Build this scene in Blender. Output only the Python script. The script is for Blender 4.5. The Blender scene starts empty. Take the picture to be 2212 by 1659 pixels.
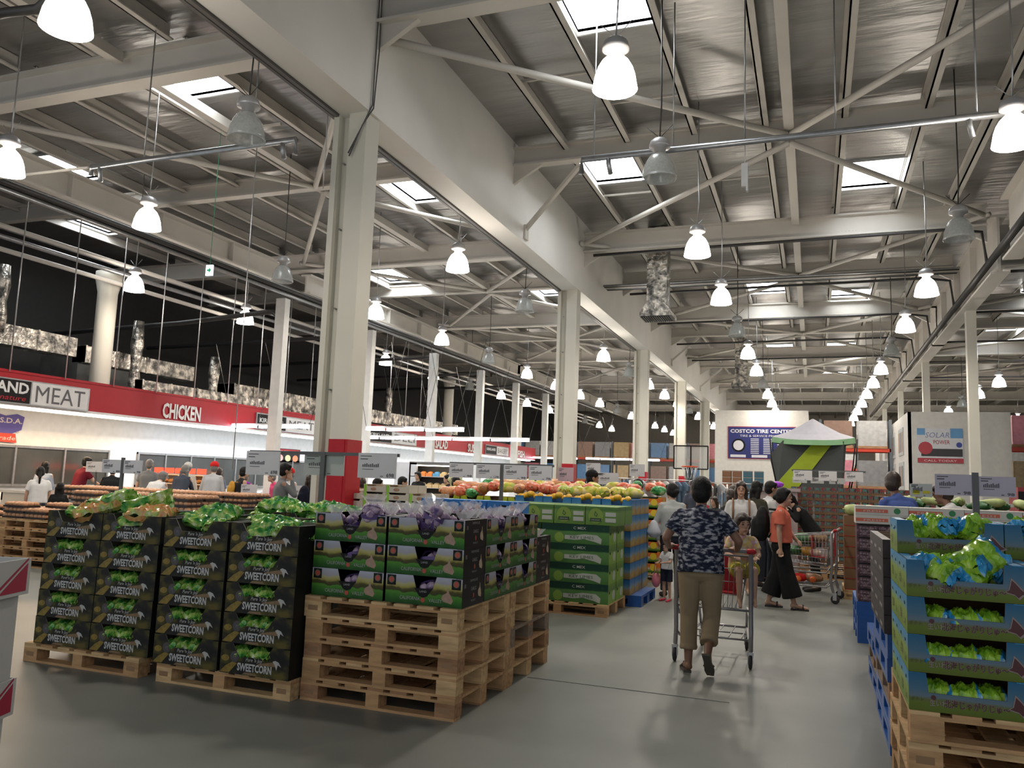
import bpy, math, random
import numpy as np
from mathutils import Vector, Matrix, noise, Euler
random.seed(7)
PI = math.pi
C = bpy.context.scene.collection
SC = bpy.context.scene
# ------------------------------------------------------------------ camera, world, exposure
cd = bpy.data.cameras.new('camera'); cam = bpy.data.objects.new('camera', cd); C.objects.link(cam)
cd.sensor_width = 36; cd.lens = 1740 / 2212 * 36; cd.clip_start = 0.05; cd.clip_end = 400
cam.matrix_world = Matrix(((0.936898, 0.007664, 0.349518, 0), (0.347772, -0.122602, -0.929529, 0), (0.035727, 0.992426, -0.117531, 1.6), (0, 0, 0, 1)))
SC.camera = cam
w = bpy.data.worlds.new('world'); SC.world = w; w.use_nodes = True
w.node_tree.nodes['Background'].inputs[0].default_value = (0.92, 0.96, 1.0, 1)
w.node_tree.nodes['Background'].inputs[1].default_value = 0.72
SC.view_settings.view_transform = 'Standard'; SC.view_settings.look = 'None'
SC.view_settings.gamma = 1; SC.view_settings.use_curve_mapping = False
SC.view_settings.exposure = 0.0
SC.cycles.max_bounces = 6; SC.cycles.diffuse_bounces = 3; SC.cycles.glossy_bounces = 3
SC.cycles.transparent_max_bounces = 8; SC.cycles.caustics_reflective = False; SC.cycles.caustics_refractive = False
SC.cycles.sample_clamp_indirect = 4; SC.cycles.use_denoising = True
LAMP_W, GLOW, SKY_E, TUBE_E = 105.0, 24.0, 14.0, 16.0
# ------------------------------------------------------------------ materials
MATS = {}
def mat(name, col, rough=0.6, metal=0.0, var=0.0, vs=6.0, bump=0.0, bs=30.0, emit=0.0, alpha=1.0, trans=0.0, spec=None, ramp=None, stretch=None, coat=0.0, bdist=0.01):
    if name in MATS: return MATS[name]
    m = bpy.data.materials.new(name); m.use_nodes = True; nt = m.node_tree; N = nt.nodes; L = nt.links
    b = N['Principled BSDF']; c4 = (*col, 1)
    if spec is None and metal == 0 and rough >= .7: spec = .2
    b.inputs['Base Color'].default_value = c4; b.inputs['Roughness'].default_value = rough; b.inputs['Metallic'].default_value = metal
    if emit: b.inputs['Emission Color'].default_value = c4; b.inputs['Emission Strength'].default_value = emit
    if alpha < 1: b.inputs['Alpha'].default_value = alpha
    if trans: b.inputs['Transmission Weight'].default_value = trans
    if spec is not None: b.inputs['Specular IOR Level'].default_value = spec
    if coat: b.inputs['Coat Weight'].default_value = coat
    tc = N.new('ShaderNodeTexCoord'); mp = N.new('ShaderNodeMapping'); L.new(tc.outputs['Object'], mp.inputs[0])
    if stretch: mp.inputs['Scale'].default_value = stretch
    nz = N.new('ShaderNodeTexNoise'); nz.inputs['Scale'].default_value = vs; nz.inputs['Detail'].default_value = 4
    L.new(mp.outputs[0], nz.inputs['Vector'])
    if ramp:
        r = N.new('ShaderNodeValToRGB'); L.new(nz.outputs[0], r.inputs[0]); e = r.color_ramp.elements
        while len(e) < len(ramp): e.new(0.5)
        for k, (p, cc) in enumerate(ramp): e[k].position = p; e[k].color = (*cc, 1)
        L.new(r.outputs[0], b.inputs['Base Color'])
    elif var or not emit:
        r = N.new('ShaderNodeMapRange'); L.new(nz.outputs[0], r.inputs[0]); v = var or 0.06
        r.inputs[1].default_value = .25; r.inputs[2].default_value = .75; r.inputs[3].default_value = 1 - v; r.inputs[4].default_value = 1 + v
        mx = N.new('ShaderNodeVectorMath'); mx.operation = 'SCALE'; mx.inputs[0].default_value = col; L.new(r.outputs[0], mx.inputs['Scale'])
        L.new(mx.outputs[0], b.inputs['Base Color'])
    if bump:
        n2 = N.new('ShaderNodeTexNoise'); n2.inputs['Scale'].default_value = bs; n2.inputs['Detail'].default_value = 3; L.new(mp.outputs[0], n2.inputs['Vector'])
        bp = N.new('ShaderNodeBump'); bp.inputs['Strength'].default_value = bump; bp.inputs['Distance'].default_value = bdist
        L.new(n2.outputs[0], bp.inputs['Height']); L.new(bp.outputs[0], b.inputs['Normal'])
    MATS[name] = m; return m
def zmat(name, stops, wob=0.01, ws=14.0, axis=2, rough=.45):
    """printed artwork in horizontal bands over the height of the carton (object z), with wavy borders"""
    if name in MATS: return MATS[name]
    m = bpy.data.materials.new(name); m.use_nodes = True; nt = m.node_tree; N = nt.nodes; L = nt.links
    b = N['Principled BSDF']; b.inputs['Roughness'].default_value = rough; b.inputs['Specular IOR Level'].default_value = .25
    tc = N.new('ShaderNodeTexCoord'); nz = N.new('ShaderNodeTexNoise'); nz.inputs['Scale'].default_value = ws; nz.inputs['Detail'].default_value = 3
    L.new(tc.outputs['Object'], nz.inputs['Vector'])
    s = N.new('ShaderNodeSeparateXYZ'); L.new(tc.outputs['Object'], s.inputs[0])
    a = N.new('ShaderNodeMath'); a.operation = 'MULTIPLY_ADD'; L.new(nz.outputs[0], a.inputs[0]); a.inputs[1].default_value = wob * 2; a.inputs[2].default_value = -wob
    d = N.new('ShaderNodeMath'); d.operation = 'ADD'; L.new(a.outputs[0], d.inputs[0]); L.new(s.outputs[axis], d.inputs[1])
    k = N.new('ShaderNodeMath'); k.operation = 'MULTIPLY'; L.new(d.outputs[0], k.inputs[0]); top = stops[-1][0]; k.inputs[1].default_value = 1 / top
    r = N.new('ShaderNodeValToRGB'); L.new(k.outputs[0], r.inputs[0]); e = r.color_ramp.elements
    while len(e) < len(stops): e.new(0.5)
    for i, (p, cc) in enumerate(stops): e[i].position = p / top; e[i].color = (*cc, 1)
    L.new(r.outputs[0], b.inputs['Base Color']); MATS[name] = m; return m
# ------------------------------------------------------------------ mesh builder
class MB:
    def __init__(s): s.v = []; s.f = []; s.m = []; s.sm = []
    def add(s, vs, fs, mi=0, sm=False, M=None):
        n = len(s.v)
        s.v += [tuple(M @ Vector(v)) for v in vs] if M is not None else [tuple(v) for v in vs]
        for f in fs: s.f.append([i + n for i in f]); s.m.append(mi); s.sm.append(sm)
        return s
    def bx(s, x0, x1, y0, y1, z0, z1, mi=0, M=None):
        v = [(x, y, z) for z in (z0, z1) for y in (y0, y1) for x in (x0, x1)]
        return s.add(v, [(0, 2, 3, 1), (4, 5, 7, 6), (0, 1, 5, 4), (2, 6, 7, 3), (0, 4, 6, 2), (1, 3, 7, 5)], mi, False, M)
    def bar(s, p, q, w, h=None, mi=0, up=(0, 0, 1)):
        p = Vector(p); q = Vector(q); d = (q - p).normalized(); h = h or w; u = Vector(up)
        if abs(d.dot(u)) > .99: u = Vector((0, 1, 0))
        r = d.cross(u).normalized() * w / 2; t = r.cross(d).normalized() * h / 2
        v = [a + i * r + j * t for a in (p, q) for j in (-1, 1) for i in (-1, 1)]
        return s.add(v, [(0, 2, 3, 1), (4, 5, 7, 6), (0, 1, 5, 4), (2, 6, 7, 3), (0, 4, 6, 2), (1, 3, 7, 5)], mi)
    def tube(s, pts, r, n=8, mi=0, closed=False):
        P = [Vector(p) for p in pts]; R = r if isinstance(r, (list, tuple)) else [r] * len(P); vs = []; k = len(P); fs = []
        for i, p in enumerate(P):
            a = P[i - 1] if (i or closed) else p; b = P[(i + 1) % k] if (i < k - 1 or closed) else p
            d = (b - a).normalized(); u = Vector((0, 0, 1)) if abs(d.z) < .9 else Vector((0, 1, 0))
            x = d.cross(u).normalized(); y = x.cross(d)
            vs += [p + R[i] * (math.cos(2 * PI * j / n) * x + math.sin(2 * PI * j / n) * y) for j in range(n)]
        for i in range(k if closed else k - 1):
            for j in range(n):
                a = i * n + j; b = i * n + (j + 1) % n; c = ((i + 1) % k) * n; fs.append((a, b, c + (j + 1) % n, c + j))
        if not closed: fs += [tuple(range(n))[::-1], tuple(range((k - 1) * n, k * n))]
        return s.add(vs, fs, mi, True)
    def lathe(s, prof, c=(0, 0, 0), n=20, mi=0, M=None, cap=True):
        vs = []; fs = []; k = len(prof)
        for r, z in prof: vs += [(c[0] + r * math.cos(2 * PI * j / n), c[1] + r * math.sin(2 * PI * j / n), c[2] + z) for j in range(n)]
        for i in range(k - 1):
            for j in range(n): fs.append((i * n + j, i * n + (j + 1) % n, (i + 1) * n + (j + 1) % n, (i + 1) * n + j))
        if cap: fs += [tuple(range(n))[::-1], tuple(range((k - 1) * n, k * n))]
        return s.add(vs, fs, mi, True, M)
    def ell(s, c, r, n=12, k=8, mi=0, M=None):
        vs = []; fs = []
        if not isinstance(r, (tuple, list)): r = (r, r, r)
        for i in range(k + 1):
            t = PI * (i + .002) / (k + .004)
            for j in range(n): a = 2 * PI * j / n; vs.append((c[0] + r[0] * math.sin(t) * math.cos(a), c[1] + r[1] * math.sin(t) * math.sin(a), c[2] + r[2] * math.cos(t)))
        for i in range(k):
            for j in range(n): fs.append((i * n + j, (i + 1) * n + j, (i + 1) * n + (j + 1) % n, i * n + (j + 1) % n))
        fs += [tuple(range(n)), tuple(range(k * n, k * n + n))[::-1]]
        return s.add(vs, fs, mi, True, M)
    def cap(s, p, q, r0, r1, n=10, mi=0):
        p = Vector(p); q = Vector(q); d = (q - p); L = d.length
        if L < 1e-6: return s.ell(p, r0, n, 6, mi)
        pr = [(r0 * math.cos(a), -r0 * math.sin(a)) for a in (1.5, 1.1, .6, .2)] + [(r1 * math.cos(a), L + r1 * math.sin(a)) for a in (.2, .6, 1.1, 1.5)]
        M = Matrix.Translation(p) @ d.to_track_quat('Z', 'Y').to_matrix().to_4x4()
        return s.lathe(pr, (0, 0, 0), n, mi, M)
    def chain(s, pts, n=10, mi=0):
        for a, b in zip(pts, pts[1:]): s.cap(a[:3], b[:3], a[3], b[3], n, mi)
        return s
    def poly(s, pts, mi=0): return s.add(pts, [tuple(range(len(pts)))], mi)
    def disc(s, c, r, nrm='-y', n=16, mi=0, rz=None):
        rz = rz or r; P = []
        for j in range(n):
            a = 2 * PI * j / n; u, v = r * math.cos(a), rz * math.sin(a)
            P.append({'-y': (c[0] + u, c[1], c[2] + v), '+x': (c[0], c[1] + u, c[2] + v), '-x': (c[0], c[1] - u, c[2] + v), '-z': (c[0] + u, c[1] - v, c[2]), '+z': (c[0] + u, c[1] + v, c[2])}[nrm])
        return s.poly(P, mi)
    def prism(s, P2, a, b, ax='y', mi=0):
        f = {'y': lambda u, v, t: (u, t, v), 'x': lambda u, v, t: (t, u, v), 'z': lambda u, v, t: (u, v, t)}[ax]
        n = len(P2); vs = [f(u, v, a) for u, v in P2] + [f(u, v, b) for u, v in P2]
        return s.add(vs, [tuple(range(n)), tuple(range(n, 2 * n))[::-1]] + [(i, i + n, (i + 1) % n + n, (i + 1) % n) for i in range(n)], mi)
    def text(s, t, o, size, mi=0, nrm='-y', wid=None, bold=0.0, align='c', slant=0):
        vs, fs = glyphs(t, bold); X = [v[0] for v in vs]; x0, x1 = min(X), max(X); k = size; kx = (wid / (x1 - x0)) if wid else size
        off = {'c': (x0 + x1) / 2, 'l': x0}[align]; out = []
        for v in vs:
            u = (v[0] - off) * kx + slant * v[1] * k; h = v[1] * k
            out.append({'-y': (o[0] + u, o[1], o[2] + h), '+x': (o[0], o[1] + u, o[2] + h), '-x': (o[0], o[1] - u, o[2] + h), '+y': (o[0] - u, o[1], o[2] + h)}[nrm])
        return s.add(out, fs, mi)
    def build(s, name, mats, parent=None, loc=None, rz=0):
        me = bpy.data.meshes.new(name); me.from_pydata(s.v, [], s.f)
        for m in (mats if isinstance(mats, (list, tuple)) else [mats]): me.materials.append(m)
        me.polygons.foreach_set('material_index', s.m); me.polygons.foreach_set('use_smooth', s.sm); me.update()
        o = bpy.data.objects.new(name, me); C.objects.link(o)
        if parent: o.parent = parent
        if loc: o.location = loc
        o.rotation_euler.z = rz
        return o
GL = {}
def glyphs(t, bold=0.0):
    if (t, bold) in GL: return GL[(t, bold)]
    cu = bpy.data.curves.new('lettering', 'FONT'); cu.body = t; cu.resolution_u = 2; cu.offset = bold
    ob = bpy.data.objects.new('lettering', cu); C.objects.link(ob); dg = bpy.context.evaluated_depsgraph_get()
    me = bpy.data.meshes.new_from_object(ob.evaluated_get(dg)); vs = [tuple(v.co) for v in me.vertices]; fs = [tuple(p.vertices) for p in me.polygons]
    bpy.data.objects.remove(ob); bpy.data.meshes.remove(me); bpy.data.curves.remove(cu)
    GL[(t, bold)] = (vs or [(0, 0, 0), (1, 0, 0), (1, 1, 0)], fs or [(0, 1, 2)]); return GL[(t, bold)]
def tag(o, label, cat, group=None, kind=None):
    o['label'] = label; o['category'] = cat
    if group: o['group'] = group
    if kind: o['kind'] = kind
    return o
def empty(name, loc=(0, 0, 0), rz=0):
    o = bpy.data.objects.new(name, None); o.empty_display_size = .1; C.objects.link(o); o.location = loc; o.rotation_euler.z = rz; return o
def struct(name, mb, m, label=None):
    o = mb.build(name, m); o['kind'] = 'structure'
    if label: o['label'] = label
    return o
def dup(root, loc=None, rz=None, label=None, group=None):
    def rec(o, par):
        c = o.copy(); C.objects.link(c)
        if par: c.parent = par
        for ch in CH.get(o.name, ()): rec(ch, c)
        return c
    CH = {}
    for ch in root.children_recursive: CH.setdefault(ch.parent.name, []).append(ch)
    c = rec(root, None)
    if loc: c.location = loc
    if rz is not None: c.rotation_euler.z = rz
    if label: c['label'] = label
    if group: c['group'] = group
    return c
class Proto:
    """first call hands out the original, later calls copies of it"""
    def __init__(s, make): s.make = make; s.o = None
    def put(s, loc, rz=0, label=None, group=None):
        if s.o is None: s.o = s.make(); o = s.o
        else: o = dup(s.o)
        o.location = loc; o.rotation_euler.z = rz
        if label: o['label'] = label
        if group: o['group'] = group
        return o
def remesh(mb, vox, it=6, name='body'):
    o = mb.build(name, []); r = o.modifiers.new('r', 'REMESH'); r.mode = 'VOXEL'; r.voxel_size = vox; r.use_smooth_shade = True
    s = o.modifiers.new('s', 'SMOOTH'); s.factor = .5; s.iterations = it
    dg = bpy.context.evaluated_depsgraph_get(); me = bpy.data.meshes.new_from_object(o.evaluated_get(dg)); old = o.data
    bpy.data.objects.remove(o); bpy.data.meshes.remove(old); return me
def link(me, name, m, parent=None, loc=None):
    me.materials.clear(); me.materials.append(m); o = bpy.data.objects.new(name, me); C.objects.link(o)
    for p in me.polygons: p.use_smooth = True
    if parent: o.parent = parent
    if loc: o.location = loc
    return o
OW = ['first', 'second', 'third', 'fourth', 'fifth', 'sixth', 'seventh', 'eighth', 'ninth', 'tenth', 'eleventh', 'twelfth', 'thirteenth', 'fourteenth', 'fifteenth', 'sixteenth', 'seventeenth', 'eighteenth', 'nineteenth', 'twentieth']
# ------------------------------------------------------------------ common materials
STEEL = mat('cream painted steel', (.62, .59, .54), .5, var=.05, vs=1.5)
COLM = mat('ivory painted column', (.66, .64, .56), .45, var=.04, vs=1)
HEADM = mat('warm white wall panel', (.84, .825, .785), .6, var=.05, vs=.8)
FOIL = mat('silver insulation foil', (.40, .395, .385), .36, .78, var=.12, vs=1.0, bump=.5, bs=1.3, stretch=(.4, 2.0, 1), bdist=.10)
RED = mat('signal red paint', (.40, .012, .022), .42, var=.05, spec=.3)
GALV = mat('galvanised pipe', (.35, .36, .37), .35, .8, var=.15, vs=9)
DARKP = mat('black pipe lagging', (.035, .034, .034), .45, var=.2)
WHITE = mat('white card', (.72, .72, .72), .55)
BLACK = mat('black', (.008, .008, .009), .5, spec=.2)
INK = mat('dark grey ink', (.10, .10, .11), .6)
CHROME = mat('zinc plated steel', (.52, .52, .53), .3, .75)
RUB = mat('grey rubber', (.05, .05, .055), .7)
WOODS = [mat('pallet wood ' + n, c, .75, ramp=((.3, tuple(x * .72 for x in c)), (.62, tuple(min(1, x * 1.12) for x in c))), vs=3, stretch=(1.5, 9, 9), bump=.25, bs=30) for n, c in (('pale', (.62, .42, .22)), ('tan', (.50, .30, .15)), ('brown', (.37, .205, .11)), ('grey', (.25, .19, .14)))]
KRAFT = mat('brown cardboard', (.27, .17, .10), .75, var=.08)
# ------------------------------------------------------------------ setting: floor, walls, roof
FLOORM = mat('polished grey concrete', (.20, .205, .19), .42, ramp=((.25, (.148, .158, .143)), (.5, (.190, .202, .184)), (.75, (.228, .238, .218))), vs=.9, bump=.03, bs=3)
struct('floor', MB().bx(-26, 22, -4, 92, -.1, 0), FLOORM)
jm = mat('floor joint filler', (.13, .132, .122), .8)
for i, y in enumerate((6.45,)):
    struct('trim_%d' % (i + 1), MB().bx(-2.2, -.6, y, y + .008, .0005, .003), jm, 'thin dark joint sawn across the concrete floor')
ROOFZ = 9.62
SKYL = [(-3.9, -2.5, 11.4, 13.1), (-5.4, -4.0, 18.6, 20.3), (.66, 2.14, 20.5, 22.4), (-12.75, -11.05, 12.0, 13.1), (-19.6, -18.0, 14.6, 16.3), (-23.0, -21.4, 19.0, 20.6), (-10.9, -9.5, 18.6, 20.4), (-2.5, -1.0, 32.2, 34.0), (.66, 2.14, 34.0, 35.3), (-10.9, -9.5, 31.0, 32.6), (.66, 2.14, 46.5, 48.3), (-2.5, -1.0, 46.5, 48.3), (7.6, 9.2, 34, 36), (7.6, 9.2, 42, 44), (-4, -2.5, 58, 60), (.66, 2.14, 58, 60), (-16.5, -14.9, 27, 29)]
# the roof as strips with real openings where the skylights are
ys = sorted({-4.0, 92.0} | {y for s in SKYL for y in s[2:]})
rf = MB()
for y0, y1 in zip(ys, ys[1:]):
    cuts = sorted((s[0], s[1]) for s in SKYL if s[2] < (y0 + y1) / 2 < s[3]); x = -26.0
    for a, b in cuts + [(22.0, 22.0)]:
        if a > x: rf.bx(x, a, y0, y1, ROOFZ, ROOFZ + .12)
        x = max(x, b)
struct('ceiling', rf, FOIL)
SKYM = mat('skylight diffuser', (.93, .97, 1.0), .5, emit=SKY_E)
CURB = mat('skylight curb', (.55, .56, .55), .6)
for i, (x0, x1, y0, y1) in enumerate(SKYL):
    f = MB()
    for b in ((x0 - .04, x0, y0, y1), (x1, x1 + .04, y0, y1), (x0 - .04, x1 + .04, y0 - .04, y0), (x0 - .04, x1 + .04, y1, y1 + .04)): f.bx(*b, ROOFZ - .06, ROOFZ + .14)
    o = struct('window_%d' % (i + 1), f, CURB, 'square roof skylight full of daylight')
    MB().bx(x0, x1, y0, y1, ROOFZ + .06, ROOFZ + .10).build('diffuser', SKYM, o)
WALLM = mat('far wall sheeting', (.60, .56, .50), .7, var=.08)
struct('wall_far', MB().bx(-26, 22, 92, 92.2, 0, 9.8), WALLM)
struct('wall_right', MB().bx(22, 22.2, -4, 92, 0, 9.8), WALLM)
struct('wall_left', MB().bx(-26.2, -26, -4, 92, 0, 9.8), mat('dark service wall', (.05, .05, .05), .8))
# header wall over the row of columns
hd = MB().bx(-7.18, -6.64, 3, 90, 7.40, ROOFZ).bx(-7.26, -7.19, 3, 90, 7.36, 7.46, 1).bx(-7.36, -7.30, 3, 90, 7.38, 7.45, 1).bx(-7.30, -7.26, 3, 90, 7.42, 7.46, 1)
struct('beam_header', hd, [HEADM, mat('dark rail', (.10, .095, .09), .5), mat('panel seam', (.50, .49, .45), .6)])
COLY = [10.9, 23.3, 34.6, 45.6, 56.6, 67.6]
for i, y in enumerate(COLY):
    a, b = (-7.28, -6.68)
    c = MB().bx(a + .28, b, y - .2, y + .2, 0, 7.42).bx(a, a + .10, y - .22, y + .22, 0, 7.42).bx(a + .10, a + .28, y - .06, y + .06, 0, 7.42)
    for z in (1.6, 2.9, 4.2, 5.5, 6.6): c.tube([(a + .16, y - .06, z), (a + .16, y - .12, z)], .015, 6, 1)
    c.bx(a + .27, b + .012, y - .212, y + .212, 0, 2.12, 2).bx(-6.9, -6.72, y - .222, y - .212, 0, 2.12, 2)
    o = struct('pillar', c, [COLM, GALV, RED], 'ivory steel pillar with a red foot under the header wall')
for i, y in enumerate((17.2, 29.3, 40.6, 52, 63)):
    c = MB().lathe([(.27, 0), (.27, 6.5), (.36, 6.9), (.36, 7.1)], (-19, y, 0), 20)
    struct('pillar', c, COLM, 'round pale pillar behind the red fascia')
for i, y in enumerate((19.3, 24.3, 29.4, 34.4, 39.2, 44.2, 49.2)):
    struct('pillar', MB().bx(-14.66, -14.34, y - .12, y + .12, 0, 6.6), mat('white square post', (.60, .60, .58), .5), 'slim white square post inside the food hall')
for i, y in enumerate((28.5, 39.5, 50.5, 61.5)):
    struct('pillar', MB().bx(4.56, 4.84, y - .15, y + .15, 0, 7.4), COLM, 'pale pillar carrying the roof girder past the aisle')
# roof steel: transverse I-beams, girders, purlins, diagonal tubes
def ibeam(mb, p, q, h, w=.28, t=.05, mi=0):
    p = Vector(p); q = Vector(q); z = Vector((0, 0, 1))
    mb.bar(p + z * t / 2, q + z * t / 2, w, t, mi); mb.bar(p + z * (h - t / 2), q + z * (h - t / 2), w, t, mi); mb.bar(p + z * h / 2, q + z * h / 2, t, h - 2 * t, mi); return mb
MAIN = [10.9, 23.7, 34.8, 45.8, 56.8, 67.8, 78]; MID = [4.6, 17.3, 29.2, 40.3, 51.3, 62.3]
for y in sorted(MAIN + MID):
    h, z = (.62, 8.68) if y in MAIN else (.46, 9.0)
    zr = z + (.26 if y == 10.9 else 0)
    for a, b in ((-6.64, 4.35), (4.9, 22), (-26, -7.18)):
        z = zr if a == -6.64 else (8.68 if y in MAIN else 9.0)
        m = ibeam(MB(), (a, y, z), (b, y, z), h, .34 if y in MAIN else .26)
        for s_, e in ((a, 1), (b, -1)):
            if abs(s_) < 20: m.prism([(s_, z + .02), (s_ + e * .75, z + .02), (s_, z - .42)], y - .05, y + .05)
        if y in MAIN and a == -6.64:
            for k in range(6): m.bx(.7 + .03 * k + .06 * k, .73 + .09 * k, y - .19, y - .17, z + .1, z + .13)
        struct('roof_beam', m, STEEL)
def truss(mb, x, y, z):   # small braced bracket hanging over the left face of the header
    for p, q in (((x, y, z), (x + .55, y, z)), ((x, y, z), (x, y, z + .6)), ((x, y, z + .6), (x + .55, y, z))): mb.bar(p, q, .06, .06)
    return mb
tm = mat('bracket primer', (.45, .33, .26), .6)
for y in (14, 17.5, 21, 26, 30): struct('trim_%d' % (10 + int(y)), truss(MB(), -7.85, y, 8.0).bx(-7.34, -7.18, y - .05, y + .05, 7.96, 8.7), tm, 'triangular steel bracket on the food hall side of the header')
for x0, zl, ze in ((4.62, 7.4, 9.0), (-16.9, 7.9, 8.6)):
    for y in MAIN[:-1]:
        m = ibeam(MB(), (x0, y, zl), (x0, y + 11.4, zl), ze - zl, .42, .06)
        for k in range(1, 4): m.bx(x0 - .2, x0 + .2, y + 2.9 * k, y + 2.9 * k + .03, zl, ze)
        struct('roof_girder', m, STEEL)
PX = [-5.4, -3.95, -2.45, -.95, .62, 2.18, 3.5, 6.0, 7.5, 9.2, 10.8, 12.6, 14.5, -8.4, -9.45, -10.95, -12.8, -14.8, -16.6, -18.0, -19.7, -21.35, -23.1]
for x in PX:
    for y0, y1 in ((-4, 10.7), (11.1, 23.5), (23.9, 34.6), (35, 56.6), (57, 92)):
        m = MB().bx(x - .015, x + .015, y0, y1, 9.30, 9.61).bx(x - .015, x + .12, y0, y1, 9.30, 9.33).bx(x - .07, x + .01, y0, y1, 9.59, 9.61)
        struct('roof_purlin', m, STEEL)
for x in (-.42, -12.1, 12):
    for y0, y1 in ((4.8, 10.7), (11.1, 17.1), (17.5, 23.5), (23.9, 29), (29.4, 34.6), (35, 40.1), (40.5, 45.6), (46, 51), (51.5, 56.6)):
        struct('roof_strut', MB().bar((x, y0, 9.15), (x, y1, 9.15), .2, .2), STEEL)
for xc, xa, xb in ((-.42, -6.6, 4.3), (-12.1, -16.7, -7.25), (12, 4.9, 19)):
    for yn in (17.3, 29.2, 40.3, 51.3):
        for yo in (-6.2, 5.9):
            for xe in (xa, xb):
                struct('roof_brace', MB().tube([(xc, yn + (.2 if yo > 0 else -.2), 8.98), (xe, yn + yo, 8.82)], .07, 8), STEEL)
BR = [((-6.64, 18.2, 7.75), (-5.1, 17.5, 8.95)), ((-6.64, 40.3, 7.8), (-5.3, 40.3, 8.95)), ((-6.64, 51.3, 7.8), (-5.3, 51.3, 8.95))]
for p, q in BR: struct('roof_brace', MB().bar(p, q, .09, .09).bx(p[0], p[0] + .05, p[1] - .12, p[1] + .12, p[2] - .25, p[2] + .1), STEEL, 'short angled strut from the header wall up to a beam')
# cross ties between purlins
for (x, y) in ((-5.4, 14.2), (-3.95, 15.6), (-2.45, 20.5), (-5.4, 20.9), (-12.8, 14.5), (-10.95, 21.5)):
    struct('roof_tie', MB().bar((x, y, 9.45), (x + 1.5, y, 9.45), .05, .05), STEEL)
# ------------------------------------------------------------------ pipes, cables and hangers (things)
def pipe(name, pts, r, m, label, hang=(), drop=(), grp=None, n=10):
    mb = MB().tube(pts, r, n)
    for p in hang: mb.tube([(p[0], p[1], p[2]), (p[0], p[1], 9.4)], .012, 5)
    for p in drop: mb.tube([p, (p[0], p[1], p[2] - .1), (p[0] + .04, p[1], p[2] - .3)], r * .8, 8)
    o = mb.build(name, m); return tag(o, label, 'pipe', grp)
LAT = 12.35
pipe('heater_pipe', [(-3.55, LAT, 6.65), (-3.55, LAT, 6.9), (5.5, LAT, 6.9)], .05, GALV, 'long bright galvanised pipe hung across the aisle below the lamps', [(-3.35, LAT, 6.9), (-2.05, LAT, 6.9), (-.95, LAT, 6.9), (.35, LAT, 6.9), (2.2, LAT, 6.9)], [(-3.1, LAT, 6.9), (2.1, LAT, 6.9)])
pipe('heater_pipe', [(-12.1, 10.35, 6.75), (-12.1, 10.35, 6.9), (-7.75, 10.35, 6.9), (-7.75, 10.35, 6.65)], .05, GALV, 'galvanised pipe hung in the food hall, open elbows at both ends', [(-10.9, 10.35, 6.9), (-8.6, 10.35, 6.9)], [(-11.9, 10.35, 6.9), (-8.0, 10.35, 6.9)])
pipe('conduit', [(-22, 10.0, 6.9), (-12.2, 10.35, 6.9)], .025, STEEL, 'thin cream conduit running on from the galvanised food hall pipe')
pipe('roof_pipe', [(4.33, 14, 7.62), (4.33, 70, 7.62)], .09, DARKP, 'long dark pipe fixed along the side of the roof girder')
for i, y in enumerate((23.5, 28.8, 34.5, 39.8, 45.2)):
    pipe('branch_pipe', [(4.3, y, 7.62), (4.2, y, 8.5), (3.4, y, 8.62), (-6.3, y, 8.55)], .045, DARKP, 'dark branch pipe crossing under the roof, %s one along the aisle' % OW[i], grp='dark branch pipes')
    pipe('branch_pipe', [(4.95, y + .6, 7.55), (18, y + .6, 7.55)], .04, DARKP, 'dark pipe running off behind the girder, %s one along the aisle' % OW[i], grp='dark branch pipes past the girder')
pipe('refrigeration_pipe', [(-25, 20.3, 6.05), (-19, 20.1, 6.2), (-15.4, 19.6, 6.3), (-14.9, 19.4, 6.25), (-14.5, 19.3, 5.95), (-14.5, 19.3, 6.5)], .075, DARKP, 'black lagged pipe ending at the nearest white square post')
for i, y in enumerate((24.3, 29.4, 34.4, 39.2)):
    pipe('refrigeration_pipe', [(-25, y + .5, 6.3), (-15, y + .1, 6.45), (-14.5, y, 6.5)], .07, DARKP, 'black lagged pipe reaching the %s white post' % OW[i + 1], grp='black lagged pipes')
tr = [(-15.3, 7.1), (-15.15, 7.2), (-15.0, 7.1), (-15.15, 7.0)]
for i, (x, z) in enumerate(tr): pipe('refrigeration_pipe', [(x, 7, z), (x, 60, z)], .05, [DARKP, GALV][i % 2], 'pipe in the long bundle over the food hall, %s of four' % OW[i], grp='pipe bundle over the food hall')
for i, (x, z) in enumerate(((-18.4, 6.7), (-18.2, 6.95), (-18.0, 7.15), (-18.6, 7.3))): pipe('refrigeration_pipe', [(x, 6, z), (x, 70, z)], .06, [STEEL, GALV][i % 2], 'pale pipe above the red fascia, %s of four' % OW[i], grp='pale pipes above the red fascia')
for i in range(5): pipe('cable_run', [(-6.5, 25.6 + .14 * i, 8.1 - .0 * i), (4.0, 25.6 + .14 * i, 8.1)], .035, [GALV, DARKP, STEEL][i % 3], 'pipe in the cross bundle beyond the air duct, %s of five' % OW[i], grp='cross bundle of pipes')
pipe('extractor_duct', [(-12.9, 11.2, 9.4), (-12.9, 11.2, 9.2)], .05, DARKP, 'short black pipe stub in the food hall roof')
t = MB().tube([(-8.3, 6.4, 7.4), (-8.35, 6.4, 7.1), (-8.6, 6.4, 6.95), (-9.1, 6.4, 7.0), (-10.5, 6.4, 7.05)], .06, 8).tube([(-8.2, 6.5, 7.6), (-8.22, 6.5, 7.0)], .07, 8).build('corrugated_duct', DARKP); tag(t, 'black bent duct beside the nearest glowing lamp', 'duct')
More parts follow.
